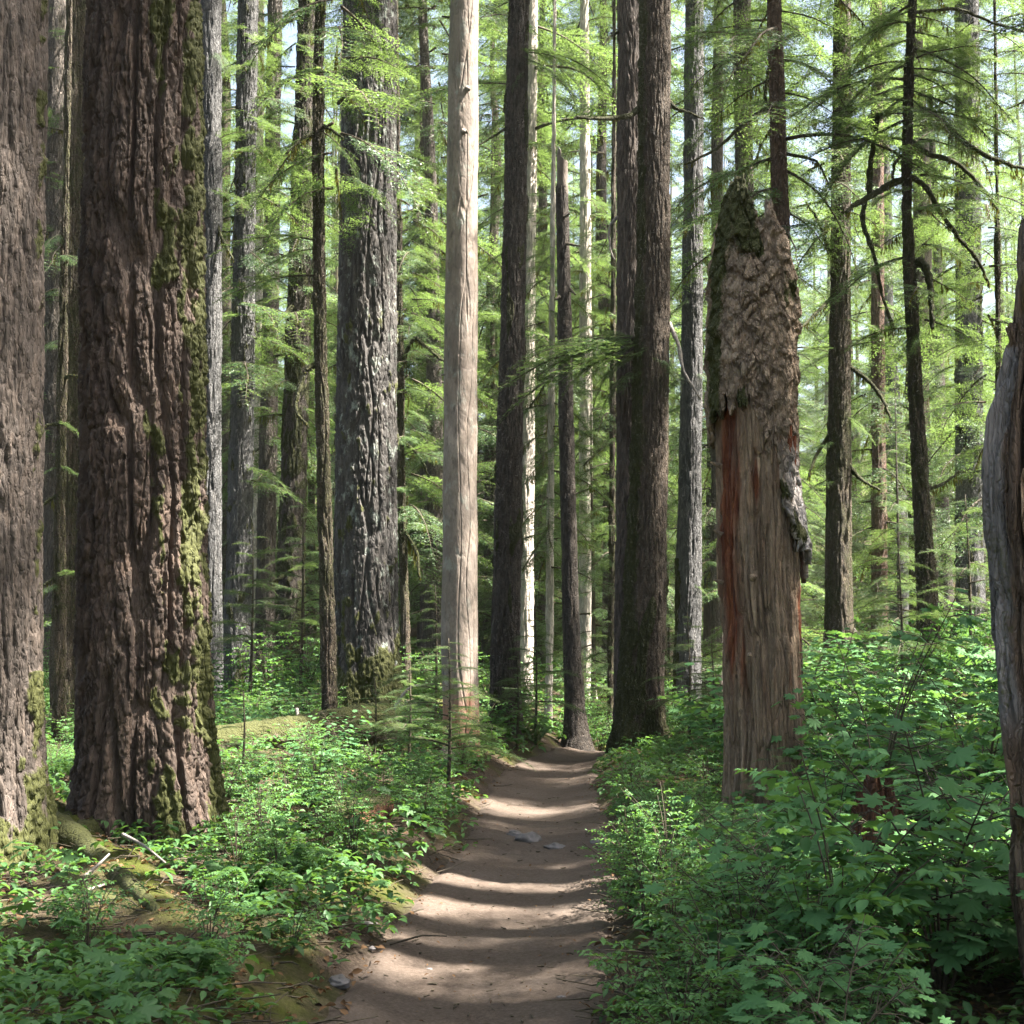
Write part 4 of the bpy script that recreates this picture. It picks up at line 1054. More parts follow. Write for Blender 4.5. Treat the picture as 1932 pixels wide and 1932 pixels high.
bark_pts = [(1426, 1040, 176), (1425, 960, 166), (1422, 850, 164), (1418, 760, 168), (1418, 700, 171), (1420, 600, 168), (1420, 520, 163), (1418, 450, 146), (1415, 400, 126), (1417, 345, 96)]
def jn(t, s): k = int(t * 45) % 400; return s * jag[k]
link('bark', shell(bark_pts, SD, sb, lambda c, f, t: bt(c) + (0 if f else 45) + jn(t, 4), lambda c, f, t: bb(c) + jn(t + 9, 7) + 26 * math.sin(t * 17) * max(0, math.sin(t * 5.3)) + (0 if f else 30), 'plates', 5, .035, 420, 420, .9,
     lambda TH, Z, u: .010 * (1 - u) ** 6 + .05 * np.exp(-(np.angle(np.exp(1j * (TH + .25))) / .45) ** 2) * sst(P(966, 880, SD)[2], P(966, 1030, SD)[2], Z) * 1.0,
     {'rot': lambda TH, h, Z: np.exp(-(np.angle(np.exp(1j * (TH + .45))) / .6) ** 2) * sst(P(966, 800, SD)[2], P(966, 920, SD)[2], Z),
      'moss': lambda TH, h, Z: .62 * np.exp(-(np.angle(np.exp(1j * (TH + 2.75))) / .38) ** 2) + .25 * sst(P(966, 620, SD)[2], P(966, 400, SD)[2], Z) + .55 * np.exp(-(np.angle(np.exp(1j * (TH + 1.9))) / .25) ** 2) * sst(P(966, 560, SD)[2], P(966, 420, SD)[2], Z)
                              + .5 * sst(.22, .5, fbm(np.cos(TH) * 1.7, np.sin(TH) * 1.7, h * 1.5, 4)) + .45 * np.exp(-(TH - .1) ** 2 / .3) * (Z > P(966, 760, SD)[2])},
     'bark', M['snagbark']), snag)
for (x0, y0, x1, y1, w) in ((1362, 880, 1340, 872, 10), (1362, 1010, 1346, 1000, 12), (1364, 1100, 1346, 1094, 10), (1500, 1030, 1518, 1024, 8), (1420, 1090, 1428, 1088, 14), (1415, 1235, 1418, 1238, 10)):
    dy = -.32 if 1380 < x0 < 1490 else -.1
    a, b_ = P(x0, y0, SD + dy), P(x1, y1, SD + dy - (.05 if dy < -.2 else 0))
    V, Tt, Q = tube_arrays(spline([a - sb, (a + b_) / 2 - sb, b_ - sb], 7), np.linspace(w, w * .4, 7) * m_per_px(SD) / 2, 8, True, .4)
    link('branch_stub', mesh('branch_stub', V, [Tt, Q], M['wood'], True), snag)
# the grey edged snag at the right border
ED = 5.2
eb = P(2000, 1960, ED); eb[2] = G(eb[0], eb[1])
esnag = thing('weathered_snag', eb, 'dark splintered snag at right border with a silver grey weathered edge', 'dead tree')
edge_pts = [(2011, 2050, 136), (2006, 1932, 132), (1991, 1850, 126), (1978, 1700, 124), (1968, 1550, 124), (1960, 1350, 134), (1954, 1200, 144), (1941, 1050, 144), (1931, 1000, 144), (1928, 900, 144), (1931, 800, 134), (1940, 720, 114), (1946, 650, 100), (1941, 600, 104), (1946, 350, 60)]
et = curve((-1, 690), (-.9, 628), (-.66, 616), (-.60, 640), (-.53, 760), (-.49, 790), (-.44, 700), (-.40, 560), (-.37, 385), (.1, 360), (.4, 372), (.7, 420), (1, 520))
def silver(TH, h, Z):
    c = np.cos(TH)
    wav = .16 * pn(h * 2.2, 3.3, 0) + .05 * pn(h * 9, 1, 0)
    return sst(-.30, -.42, c + wav + .42) * (np.sin(TH) < .55) * sst(P(966, 1420, ED)[2], P(966, 1300, ED)[2], Z) * (Z < P(966, 660, ED)[2]) * 1.3
link('wood', shell(edge_pts, ED, eb, lambda c, f, t: et(c) + (0 if f else 40) + jn(t, 6), lambda c, f, t: 2100, 'snagwood', 9, .07, 400, 560, 1.0,
     lambda TH, Z, u: .018 * pn(np.cos(TH) * 2, np.sin(TH) * 2, Z * 1.6) + .03 * np.exp(-(np.angle(np.exp(1j * (TH + 2.75 + .2 * pn(Z * 1.5, 1, 1)))) / .18) ** 2) - .04 * np.exp(-(np.angle(np.exp(1j * (TH + 1.95))) / .10) ** 2) * (Z > P(966, 1080, ED)[2]),
     {'rot': silver, 'moss': lambda TH, h, Z: .3 * (pn(np.cos(TH) * 3, np.sin(TH) * 3, h * 3) > .3)}, 'wood', M['silver']), esnag)
link('bark_slab', shell(edge_pts, ED, eb, lambda c, f, t: 905 - 60 * max(0, c) + jn(t, 10), lambda c, f, t: 1056 + jn(t, 6) + 12 * math.sin(t * 9), 'flaky', 6, .03, 160, 160, 1.2,
     lambda TH, Z, u: .025 + 0 * TH, None, 'bark_slab', M['wood'], True, (-1.95, -.3)), esnag)
link('bark_slab', shell(edge_pts, ED, eb, lambda c, f, t: 690 + 30 * math.sin(t * 7) + jn(t, 10), lambda c, f, t: 1010 + jn(t, 14) + 40 * math.sin(t * 5), 'flaky', 12, .02, 80, 160, 1.0,
     lambda TH, Z, u: .03 + 0 * TH, None, 'bark_slab', M['snagbark'], True, (-1.62, -1.0)), esnag)
# the thin broken pole by the path end
TP = [(1090, 1425, 42), (1080, 1250, 34), (1068, 800, 29), (1062, 420, 25), (1060, 345, 23), (1060, 284, 21)]
pb = P(1090, 1420, 22); pb[2] = G(pb[0], pb[1])
pole = thing('broken_pole_snag', pb, 'slim grey dead pole, snapped and barkless at its top, left of the dark path tree', 'dead tree')
link('trunk', shell(TP, 22, pb, lambda c, f, t: 352 + jn(t, 2), lambda c, f, t: 1470, 'scaly', 3, .05, 64, 300, .6, lambda TH, Z, u: .12 * np.exp(-np.clip(Z - pb[2], 0, 9) / .3), None, 'trunk', M['scaly'], False), pole)
link('broken_top', shell([(1061, 370, 22), (1061, 284, 21)], 22, pb, lambda c, f, t: (284 if c < -.3 else 300 if c < .2 else 306) + jn(t, 1.5), lambda c, f, t: 368, 'wood', 4, .02, 48, 60, .4, None, None, 'broken_top', M['pale']), pole)
for (x0, y0, x1, y1) in ((1068, 460, 1095, 464), (1064, 410, 1074, 404), (1075, 545, 1086, 556), (1055, 560, 1046, 566)):
    limb_world(pole, [P(x0, y0, 21.9), P(x1, y1, 21.8)], .03, .012, 'twig', False, name='branch_stub')

# ------------------------------------------------------------------ roots, logs, stump, rocks, sticks
def ground_poly(pxs, up=.0):
    return np.array([hit(x, y) + np.array([0, 0, up]) for x, y in pxs])
def root(key, pxs, r0, r1, mat='log', up=.02, n=40, moss=.6):
    t = TREES[key]['o']
    c = spline(ground_poly(pxs, up) - np.array(t.location), n)
    V, Tt, Q = tube_arrays(c, np.linspace(r0, r1, n) * (1 + .2 * pn(np.arange(n) * .31, r0 * 50, 0)), 20, True, .16)
    return link('root', mesh('root', V, [Tt, Q], M[mat], True, {'moss': np.full(len(V), moss)}), t)
root('farleft', [(50, 1540), (110, 1562), (170, 1604), (235, 1660), (290, 1712), (345, 1775)], .12, .01, up=-.01)
root('farleft', [(0, 1570), (-30, 1640)], .2, .02, up=-.03)
root('big', [(175, 1560), (125, 1572), (80, 1590)], .12, .02, up=-.05)
root('twin', [(1165, 1425), (1140, 1438), (1118, 1456), (1098, 1472)], .13, .02, up=-.03, moss=.3)
root('pale', [(850, 1430), (835, 1442)], .12, .05, 'pale', moss=0)
def log(name, label, p0, p1, r0, r1, mat, moss=.5, cat='log', n=60, sag=0.0, end='rotten', nth=48):
    p0, p1 = np.asarray(p0), np.asarray(p1)
    o = thing(name, p0, label, cat)
    c = spline([p0 - p0, (p1 - p0) * .5 - np.array([0, 0, sag]), p1 - p0], n)
    V, Tt, Q = tube_arrays(c, np.linspace(r0, r1, n), nth, False, .16)
    t_, a, b_ = frame_along(c)
    k = np.arange(len(V)) // nth
    up = (V - c[k])[:, 2] / np.linspace(r0, r1, n)[k]
    V = V + .02 * np.stack([pn(V[:, 0] * 7, V[:, 1] * 7, V[:, 2] * 7 + q) for q in (0, 30, 60)], -1)
    link('bark', mesh('bark', V, [Q], M[mat], True, {'moss': np.clip(moss + .35 * up, 0, 1)}), o)
    for kk in (0, n - 1):
        th = np.linspace(0, 2 * np.pi, nth, endpoint=False)
        rr = np.linspace(r0, r1, n)[kk]
        rings = [V[kk * nth:(kk + 1) * nth]]
        for f in (.85, .6, .35, .1):
            rings.append(c[kk] + (rings[0] - c[kk]) * f + t_[kk] * (.02 * hrg.normal(0, 1, (nth, 1)) - .02 * (1 if kk else -1)))
        VV = np.concatenate(rings); m = len(rings)
        i, j = np.meshgrid(np.arange(m - 1), np.arange(nth), indexing='ij')
        QQ = np.stack([i * nth + j, i * nth + (j + 1) % nth, (i + 1) * nth + (j + 1) % nth, (i + 1) * nth + j], -1).reshape(-1, 4)
        link('cut_end', mesh('cut_end', VV, [QQ if kk else QQ[:, ::-1]], M[end], True), o)
    return o
log('fallen_log', 'long mossy fallen log with a sawn end in front of the grey fir', P(395, 1402, 14.4), P(730, 1368, 15.6), .15, .26, 'log', .16, end='log')
log('rotten_log', 'dark rotten log end buried in bushes left of the path', hit(570, 1575) + [0, 0, -.02], hit(706, 1548) + [0, .2, .06], .12, .16, 'rotten', .12)
log('thin_fallen_trunk', 'thin sunlit half buried trunk edging the bank at lower left', hit(120, 1668) + [0, 0, -.02], hit(600, 1895) + [0, 0, -.03], .085, .03, 'log', .0)
log('leaning_deadwood', 'broken pale deadwood with a moss cap behind the plated snag', P(1556, 1392, 14), P(1588, 1424, 13.7), .07, .05, 'stick', 0, 'deadwood', 16, 0, 'stick', 16)
log('distant_fallen_trunk', 'pale fallen trunk lying far behind the moss coated trunk', P(1600, 1185, 27), P(1640, 1225, 26), .09, .07, 'stick', 0, 'log', 16, 0, 'stick', 12)
stp = P(1662, 1575, 7.2); stp[2] = G(stp[0], stp[1])
stump = thing('rotten_stump', stp, 'crumbling rust red stump showing between broad leaves', 'stump')
ST = [(1668, 1700, 130), (1664, 1600, 112), (1660, 1540, 96), (1654, 1470, 76)]
link('rotten_wood', shell(ST, 7.2, stp, lambda c, f, t: float(curve((-1, 1540), (-.5, 1470), (-.2, 1460), (.1, 1500), (.5, 1482), (1, 1540))(c)) + jn(t, 9), lambda c, f, t: 1720, 'wood', 8, .05, 160, 120, 1.4, None, None, 'rotten_wood', M['rotten']), stump)
st2 = P(1722, 1660, 7.4); st2[2] = G(st2[0], st2[1])
stump2 = thing('rotten_stump', st2, 'small dark broken stump low in the shaded leaves', 'stump')
link('rotten_wood', shell([(1722, 1800, 90), (1716, 1620, 56)], 7.4, st2, lambda c, f, t: 1625 + jn(t, 10) + 20 * c, lambda c, f, t: 1850, 'wood', 2, .04, 100, 80, 1.3, None, None, 'rotten_wood', M['rotten']), stump2)
def rock(px, py, wpx, label, flat=.55, seed=0):
    p = hit(px, py)
    r = wpx * m_per_px(p[1]) / 2
    nu, nv = 40, 24
    u = np.linspace(0, 2 * np.pi, nu, endpoint=False); v = np.linspace(-1.2, 1.5708, nv)
    U, Vv = np.meshgrid(u, v, indexing='ij')
    d = np.stack([np.cos(U) * np.cos(Vv), np.sin(U) * np.cos(Vv), np.sin(Vv)], -1)
    rr = 1 + .38 * pn(d[..., 0] * 1.2 + seed * 5, d[..., 1] * 1.2, d[..., 2] * 1.2) + .10 * pn(d[..., 0] * 4, d[..., 1] * 4 + seed, d[..., 2] * 4)
    rr = np.minimum(rr, 1.0 / (np.abs(d @ np.array([.6, -.5, .62])) + .18))
    Vx = (d * rr[..., None] * r * np.array([1, .8, flat])).reshape(-1, 3)
    i, j = np.meshgrid(np.arange(nu), np.arange(nv - 1), indexing='ij')
    Q = np.stack([i * nv + j, ((i + 1) % nu) * nv + j, ((i + 1) % nu) * nv + j + 1, i * nv + j + 1], -1).reshape(-1, 4)
    o = link('rock', mesh('rock', Vx, [Q], M['rock'], True), None, p + np.array([0, 0, r * flat * .15]))
    tag(o, label, 'rock')
rock(996, 1590, 46, 'rounded tan grey rock at the left edge of the trail', .7, 1)
rock(972, 1578, 30, 'dark small rock tucked behind the rounded tan one', .6, 2)
rock(1048, 1603, 40, 'angular blue grey rock in the middle of trail', .5, 3)
rock(1128, 1592, 30, 'low grey rock at the right trail edge under leaves', .45, 4)
rock(640, 1856, 42, 'purple grey stone at the lower left trail edge', .55, 5)
rock(702, 1792, 14, 'small dark stone lying alone on the trail dirt', .6, 6)
rock(810, 1830, 12, 'pebble near the left side of wide foreground dirt', .6, 7)
rock(1060, 1884, 18, 'half sunk stone in the foreground dirt', .35, 8)
rock(1028, 1790, 34, 'flat flush grey stone in the trail below the sunlit bands', .12, 9)
rock(690, 1745, 40, 'flat bluish stone at foot of the left bank', .18, 10)
def stick(pxs, w, label, mat='stick', up=.03, name='fallen_stick', depth=None):
    p = ground_poly(pxs, up) if depth is None else np.array([P(x, y, d) for (x, y), d in zip(pxs, depth)])
    c = spline(p - p[0], 20)
    V, Tt, Q = tube_arrays(c, np.linspace(w, w * .5, 20), 7, True, .2)
    o = link(name, mesh(name, V, [Tt, Q], M[mat], True), None, p[0])
    tag(o, label, 'stick')
stick([(160, 1690), (182, 1672), (205, 1650)], .012, 'short pale stick poking up among the left roots', up=.1)
stick([(165, 1700), (200, 1690)], .010, 'tiny bleached twig lying below the left roots', up=.05)
stick([(230, 1630), (270, 1655), (310, 1690)], .010, 'thin bare twig across the mossy root', up=.16)
stick([(424, 1548), (460, 1540), (500, 1518)], .02, 'brown stick resting by the huge fir foot', 'twig', .12)
stick([(560, 1338), (568, 1380), (590, 1440)], .02, 'upright bleached stick leaning on the fallen log', depth=[15.5, 15.2, 14.8])
stick([(740, 1342), (770, 1300), (800, 1292), (828, 1292)], .02, 'arching bare twig beside the log end', depth=[16, 16, 16, 16])
stick([(1810, 1586), (1830, 1615), (1868, 1648)], .02, 'grey curved stick among leaves near the edge snag', depth=[7.6, 7.4, 7.2])
stick([(1606, 1830), (1625, 1860), (1640, 1880)], .01, 'pale snapped twig under the broad leaves', depth=[6.2, 6.1, 6.0])
stick([(1220, 1540), (1290, 1525), (1350, 1540), (1372, 1562)], .014, 'bowed dark twig left of the plated snag foot', 'twig', depth=[12, 11.8, 11.5, 11.3])

# ------------------------------------------------------------------ undergrowth
def palmate():
    pts = []
    for a, r in ((-158, .30), (-138, .52), (-122, .60), (-104, .47), (-92, .70), (-77, .84), (-66, .74), (-57, .52), (-48, .76), (-38, .95), (-29, .80), (-19, .56), (-10, .84), (0, 1.04)):
        pts.append((a, r))
    pts = pts + [(-a, r) for a, r in pts[-2::-1]]
    a = np.radians([p[0] for p in pts]); r = np.array([p[1] for p in pts])
    V = np.stack([r * np.cos(a), r * np.sin(a), -.24 * r ** 2 + .11 * np.cos(a * 9.2) * r], -1) * .58
    V = np.concatenate([[[0, 0, 0]], V]) + np.array([.15, 0, 0])
    n = len(pts)
    T = np.stack([np.zeros(n - 1, int), np.arange(1, n), np.arange(2, n + 1)], -1)
    return V, T
PALM = palmate()
def oval(fold=.12):
    V = np.array([[0, 0, 0], [.3, .2, fold], [.62, .24, fold], [1, 0, -.12], [.62, -.24, fold], [.3, -.2, fold], [.5, 0, 0]])
    T = np.array([[0, 1, 6], [1, 2, 6], [2, 3, 6], [3, 4, 6], [4, 5, 6], [5, 0, 6]])[:, ::-1]
    return V, T
OVAL = oval()
def put_leaves(mb, leaf, P0, yaw, pitch, roll, size, tint):
    V, T = leaf
    P0 = np.asarray(P0); n = len(P0)
    cyw, syw = np.cos(yaw), np.sin(yaw); cp_, sp_ = np.cos(pitch), np.sin(pitch); cr, sr = np.cos(roll), np.sin(roll)
    x = V[None, :, 0] * size[:, None]; y = V[None, :, 1] * size[:, None]; z = V[None, :, 2] * size[:, None]
    y, z = y * cr[:, None] - z * sr[:, None], y * sr[:, None] + z * cr[:, None]
    x, z = x * cp_[:, None] + z * sp_[:, None], -x * sp_[:, None] + z * cp_[:, None]
    x, y = x * cyw[:, None] - y * syw[:, None], x * syw[:, None] + y * cyw[:, None]
    VV = np.stack([x, y, z], -1) + P0[:, None, :]
    TT = (T[None] + (np.arange(n) * len(V))[:, None, None]).reshape(-1, 3)
    mb.add(VV.reshape(-1, 3), TT, None, np.repeat(tint, len(V)))
urg = np.random.default_rng(77)
def maple_proto(rg, Hh=.9, ns=5, size=(.10, .17), reach=.55):
    wood, lv = MB(), MB()
    for k in range(ns):
        a = rg.uniform(0, 6.28); hh = Hh * rg.uniform(.6, 1.1)
        tip = np.array([math.cos(a) * reach * rg.uniform(.3, 1.2), math.sin(a) * reach * rg.uniform(.3, 1.2), hh])
        c = spline([[0, 0, -.05], tip * [.25, .25, .55], tip], 10)
        wood.add(*tube_arrays(c, np.linspace(.0065, .002, 10) * (Hh / .9) ** .4, 5, False))
        L0, yw = [], []
        nm = int(rg.integers(5, 8)) + (6 if Hh > 1.5 else 0)
        for m in range(nm):
            u = (.35 if Hh < 1.5 else .22) + (.65 if Hh < 1.5 else .78) * (m + .6) / nm
            i = min(int(u * 9), 8)
            p = c[i]
            for sg in (-1, 1):
                b = a + sg * R_(rg.uniform(45, 95)) + rg.normal(0, .2)
                l = rg.uniform(.12, .34) * (1.2 - u * .5)
                q = p + np.array([math.cos(b), math.sin(b), rg.uniform(.0, .25)]) * l
                wood.add(*tube_arrays(np.stack([p, (p + q) / 2 + [0, 0, .02], q]), [.003, .0025, .0015], 3, False))
                L0.append(q); yw.append(b)
                if l > .2:
                    for s2 in (-1, 1):
                        b2 = b + s2 * R_(rg.uniform(50, 80))
                        q2 = p + (q - p) * .6 + np.array([math.cos(b2), math.sin(b2), .05]) * rg.uniform(.06, .14)
                        L0.append(q2); yw.append(b2)
        L0.append(c[-1]); yw.append(a)
        n = len(L0)
        put_leaves(lv, PALM, L0, np.array(yw), rg.normal(.22, .22, n), rg.normal(0, .22, n), rg.uniform(size[0], size[1], n), np.clip(rg.normal(.5, .25, n), 0, 1))
    return wood.mesh('stem', M['twig'], True), lv.mesh('foliage', M['maple'])
def huck_proto(rg, Hh=.5, ns=7, leaf=(.022, .04), mat='huck', reach=.35):
    wood, lv = MB(), MB()
    for k in range(ns):
        a = rg.uniform(0, 6.28); hh = Hh * rg.uniform(.45, 1.1)
        tip = np.array([math.cos(a) * reach * rg.uniform(.3, 1.2), math.sin(a) * reach * rg.uniform(.3, 1.2), hh])
        c = spline([[0, 0, -.05], tip * [.3, .3, .6], tip], 9)
        wood.add(*tube_arrays(c, np.linspace(.005, .002, 9), 4, False))
        for m in range(7):
            u = .25 + .75 * (m + .5) / 7
            p = c[min(int(u * 8), 8)]
            b = a + (1 if m % 2 else -1) * R_(rg.uniform(35, 85))
            l = rg.uniform(.1, .26) * (1.15 - .5 * u) * (Hh / .5) ** .5
            q = p + np.array([math.cos(b), math.sin(b), rg.uniform(-.1, .2)]) * l
            wood.add(*tube_arrays(np.stack([p, q]), [.002, .001], 3, False))
            nl = int(l / .017)
            f = np.linspace(.15, 1, nl)
            sgn = np.where(np.arange(nl) % 2, 1, -1)
            put_leaves(lv, OVAL, p + (q - p) * f[:, None], b + sgn * rg.uniform(.6, 1.2, nl), rg.normal(.1, .3, nl), rg.normal(0, .3, nl), rg.uniform(*leaf, nl), np.clip(rg.normal(.5, .25, nl) + .25 * (u - .5), 0, 1))
    return wood.mesh('stem', M['twig'], True), lv.mesh('foliage', M[mat])
def fern_proto(rg, L=.55, nf=9):
    lv = MB()
    for k in range(nf):
        a = 6.28 * k / nf + rg.normal(0, .25); l = L * rg.uniform(.7, 1.15)
        c = spline([[0, 0, 0], [math.cos(a) * l * .4, math.sin(a) * l * .4, l * .5], [math.cos(a) * l, math.sin(a) * l, l * .38]], 26)
        lv.add(*tube_arrays(c, np.linspace(.004, .001, 26), 3, False))
        for i in range(3, 26):
            w = .13 * L * math.sin(min(1, i / 8) * 1.57) * (1 - (i / 26) ** 2) + .01
            put_leaves(lv, OVAL, [c[i], c[i]], np.array([a + 1.25, a - 1.25]), np.array([.15, .15]), rg.normal(0, .2, 2), np.array([w, w]), np.clip(rg.normal(.5, .2, 2), 0, 1))
    return lv.mesh('frond', M['fern'])
MAPLE = [maple_proto(urg, h, n_, s_, r_) for h, n_, s_, r_ in ((.66, 6, (.08, .17), .5), (.8, 7, (.07, .14), .6), (.6, 7, (.06, .12), .5), (.5, 6, (.08, .18), .5), (.85, 8, (.06, .13), .6))]
TALLMAPLE = [maple_proto(urg, 2.0, 6, (.09, .15), .9), maple_proto(urg, 1.7, 6, (.09, .15), .8)]
HUCK = [huck_proto(urg, h, n_, l_) for h, n_, l_ in ((.45, 9, (.024, .042)), (.6, 10, (.024, .045)), (.35, 9, (.03, .05)), (.75, 11, (.026, .046)), (.5, 10, (.022, .036)))]
OVALSHRUB = [huck_proto(urg, h, 8, l_, 'maple', .4) for h, l_ in ((.7, (.045, .085)), (.55, (.04, .07)), (.85, (.05, .09)))]
MIXED = MAPLE + OVALSHRUB
FERN = [fern_proto(urg, .5), fern_proto(urg, .65)]
def clear_view(x, y):
    px = 966 + x / y * F * .99
    if strip_dist(x, y, STRIPS[:1] + STRIPS[5:])[0] < .16: return False
    if 1085 < px < 1222 and 13.0 < y < 19.4: return False         # the flared foot by the trail end
    if px > 1600 and y < 5.35: return False
    if 1585 < px < 1735 and 5.0 < y < 7.5: return False           # the rust red stump shows here
    if y < 5.3 and px > 1800: return False                       # the border snag shows down to the corner
    if y < 10.0 and 150 < px < 460 and y > 7.2: return False     # the foot of the huge fir is open
    return not (y < 9.0 and px < 150 and y > 7.6)
def bush(kind, proto, x, y, sc, label, group, cat='bush'):
    z = G(x, y)
    o = thing(kind, (x, y, z), label, cat, group)
    o.rotation_euler = (urg.normal(0, .06), urg.normal(0, .06), urg.uniform(0, 6.28)); o.scale = (sc, sc, sc)
    link('stem', proto[0], o); link('foliage', proto[1], o)
    return o
tr_xy = [(t['base'][0], t['base'][1], t['rs'][0]) for t in TREES.values()] + [(sb[0], sb[1], .36), (eb[0], eb[1], .3), (pb[0], pb[1], .2)]
def ok(x, y, m=.15):
    return all((x - a) ** 2 + (y - b) ** 2 > (r + m) ** 2 for a, b, r in tr_xy)
def scatter(n, ylo, yhi, xf, gap, kind, protos, scf, label, group, cat='bush', tries=6000, cond=None):
    cond0 = cond or (lambda x, y: True)
    cond = lambda x, y: cond0(x, y) and clear_view(x, y)
    pts = []
    for _ in range(tries):
        if len(pts) >= n: break
        y = ylo + (yhi - ylo) * urg.random()
        x = xf(y, urg.random())
        c, w = path_c(y), path_w(y)
        g = gap(x, y)
        if not ok(x, y) or (cond and not cond(x, y)): continue
        if any((x - a) ** 2 + (y - b) ** 2 < g * g for a, b in pts): continue
        pts.append((x, y))
        sc_ = scf(x, y) * urg.uniform(.8, 1.2)
        px = 966 + x / y * F * .99
        if 1330 < px < 1545 and y < 11.3: sc_ = min(sc_, max(.25, (1.6 - .110 * y - G(x, y)) / .85))
        if 1590 < px < 1730 and y < 8.7: sc_ = min(sc_, max(.25, (1.6 - .128 * y - G(x, y)) / .85))
        if 1190 < px <= 1330 and y < 19: sc_ = min(sc_, max(.3, (1.6 - .092 * y - G(x, y)) / .8))
        bush(kind, protos[urg.integers(len(protos))], x, y, sc_, label, group, cat)
    return pts
R_edge = lambda y: path_c(y) + path_w(y)
L_edge = lambda y: path_c(y) - path_w(y)
scatter(95, 4.0, 11, lambda y, u: R_edge(y) + .65 + u * max(.5, .37 * y + .9 - R_edge(y) - .65), lambda x, y: .32, 'broadleaf_shrub', MIXED, lambda x, y: .72 + .3 * sst(.5, 1.8, x - path_c(y)),
        'broad lobed leafy shrub in the shaded thicket right of the path', 'broad leaved shrubs in the near thicket right of the path', 'shrub')
scatter(55, 11, 24, lambda y, u: R_edge(y) + 1.0 + u * (.37 * y + .5 - R_edge(y) - 1.0), lambda x, y: .6, 'broadleaf_shrub', MIXED, lambda x, y: 1.05,
        'broad lobed leafy shrub on the slope behind the plated snag', 'broad leaved shrubs on the slope behind the snag', 'shrub', cond=lambda x, y: not (abs(x - sb[0] * y / SD) < .35 and y < 13))
scatter(85, 4.6, 20, lambda y, u: R_edge(y) + .16 + u * .95, lambda x, y: .24, 'huckleberry_bush', HUCK, lambda x, y: .65 + .02 * y,
        'small leaved bush lining the right side of the path', 'small leaved bushes lining the right path edge')
scatter(110, 6.0, 19, lambda y, u: L_edge(y) - .3 - u * (.37 * y - .6 + L_edge(y)), lambda x, y: .40, 'huckleberry_bush', HUCK, lambda x, y: .52 + .012 * y,
        'small leaved bush on the bank left of the path', 'small leaved bushes on the left bank', cond=lambda x, y: not (y < 8.2 and urg.random() < .6) and not (12.5 < y < 15.6 and -3.6 < x < -1.0 and urg.random() < .35))
scatter(40, 19, 30, lambda y, u: -.37 * y + u * (.37 * y + L_edge(min(y, 20.)) - .2), lambda x, y: .8, 'huckleberry_bush', HUCK, lambda x, y: 1.5,
        'small leaved bush beyond the fallen log', 'small leaved bushes beyond the fallen log')
scatter(12, 11, 19, lambda y, u: L_edge(y) - .6 - u * (.34 * y - 1.2), lambda x, y: .8, 'broadleaf_shrub', MAPLE, lambda x, y: .6,
        'broad leaved shrub among the bushes left of the path', 'broad leaved shrubs on the left bank', 'shrub')
for x, y in ((1.15, 23.5), (1.5, 24.4), (1.25, 25.5), (1.75, 25.2), (1.45, 26.8), (1.95, 26.4), (1.65, 28.0), (2.2, 27.6), (1.3, 29.0)):
    bush('huckleberry_bush', HUCK[int(x * 10) % 5], x, y, 1.5, 'bright small leaved bush in the sunny glade past the path end', 'bushes in the glade past the path end')
for k, (px, py, Y, sc, lb) in enumerate(((1640, 1500, 9.0, .86, 'tall slender stemmed maple shrub standing right of the plated snag'), (1760, 1480, 9.6, .8, 'tall maple shrub between the snag and the splintered edge snag'),
                                 (1840, 1560, 8.4, .7, 'maple shrub reaching across the silver edged snag'), (1560, 1330, 12.5, 1.0, 'maple shrub behind the right side of the plated snag'))):
    p = P(px, py, Y)
    bush('vine_maple', TALLMAPLE[k % 2], p[0], p[1], sc, lb, None, 'shrub')
def fern(px, py, sc, k, label):
    p = hit(px, py)
    o = thing('fern', p, label, 'fern'); o.scale = (sc,) * 3; o.rotation_euler = (0, 0, k * 1.7)
    link('frond', FERN[k % 2], o)
fern(560, 1660, .8, 0, 'fern catching sun on the left bank'); fern(470, 1700, .6, 1, 'small fern below the huge fir')
fern(1010, 1405, 1.2, 0, 'fern on the left bank where the path ends'); fern(360, 1860, .55, 1, 'low fern at lower left among herbs')
fern(1240, 1640, .7, 0, 'fern beside the right path edge under bushes')
# small hemlock saplings with every branch a part
def sapling(px, py, Y, Hm, label, nb=16, spread=.55):
    p = P(px, py, Y); p[2] = G(p[0], p[1])
    o = thing('hemlock_sapling', p, label, 'sapling')
    c = spline([[0, 0, -.05], [.02, .0, Hm * .5], [.0, .02, Hm]], 14)
    V, Tt, Q = tube_arrays(c, np.linspace(.018 * Hm ** .5, .004, 14), 7, True, .1)
    link('trunk', mesh('sapling_trunk', V, [Tt, Q], M['twig'], True), o)
    for k in range(nb):
        f = .28 + .7 * (k + .5) / nb
        a = k * 2.4 + hrg.normal(0, .3)
        l = spread * Hm * (1.08 - f) * hrg.uniform(.75, 1.15) + .08
        q = p + np.array([0, 0, Hm * f])
        place_bough(o, q, q + np.array([math.cos(a), math.sin(a), hrg.uniform(-.12, .25)]) * l)
    return o
sapling(845, 1500, 13.2, 1.45, 'dark stemmed hemlock sapling in front of the pale trunk', 30, .62)
sapling(770, 1480, 14.5, 1.2, 'feathery hemlock sapling left of the pale trunk', 16)
sapling(705, 1470, 15.0, .9, 'low hemlock sapling below the log end', 14)
sapling(1010, 1420, 20.5, 2.0, 'hemlock sapling left of the slim broken pole', 18)
sapling(975, 1420, 19.5, 1.3, 'short hemlock sapling at the foot of the dark trunk', 16)
sapling(820, 1400, 18.0, 2.0, 'bright green hemlock sapling behind the pale trunk foot', 18)
sapling(565, 1400, 20.5, 3.0, 'tall hemlock sapling in front of the stout brown trunk', 22, .45)
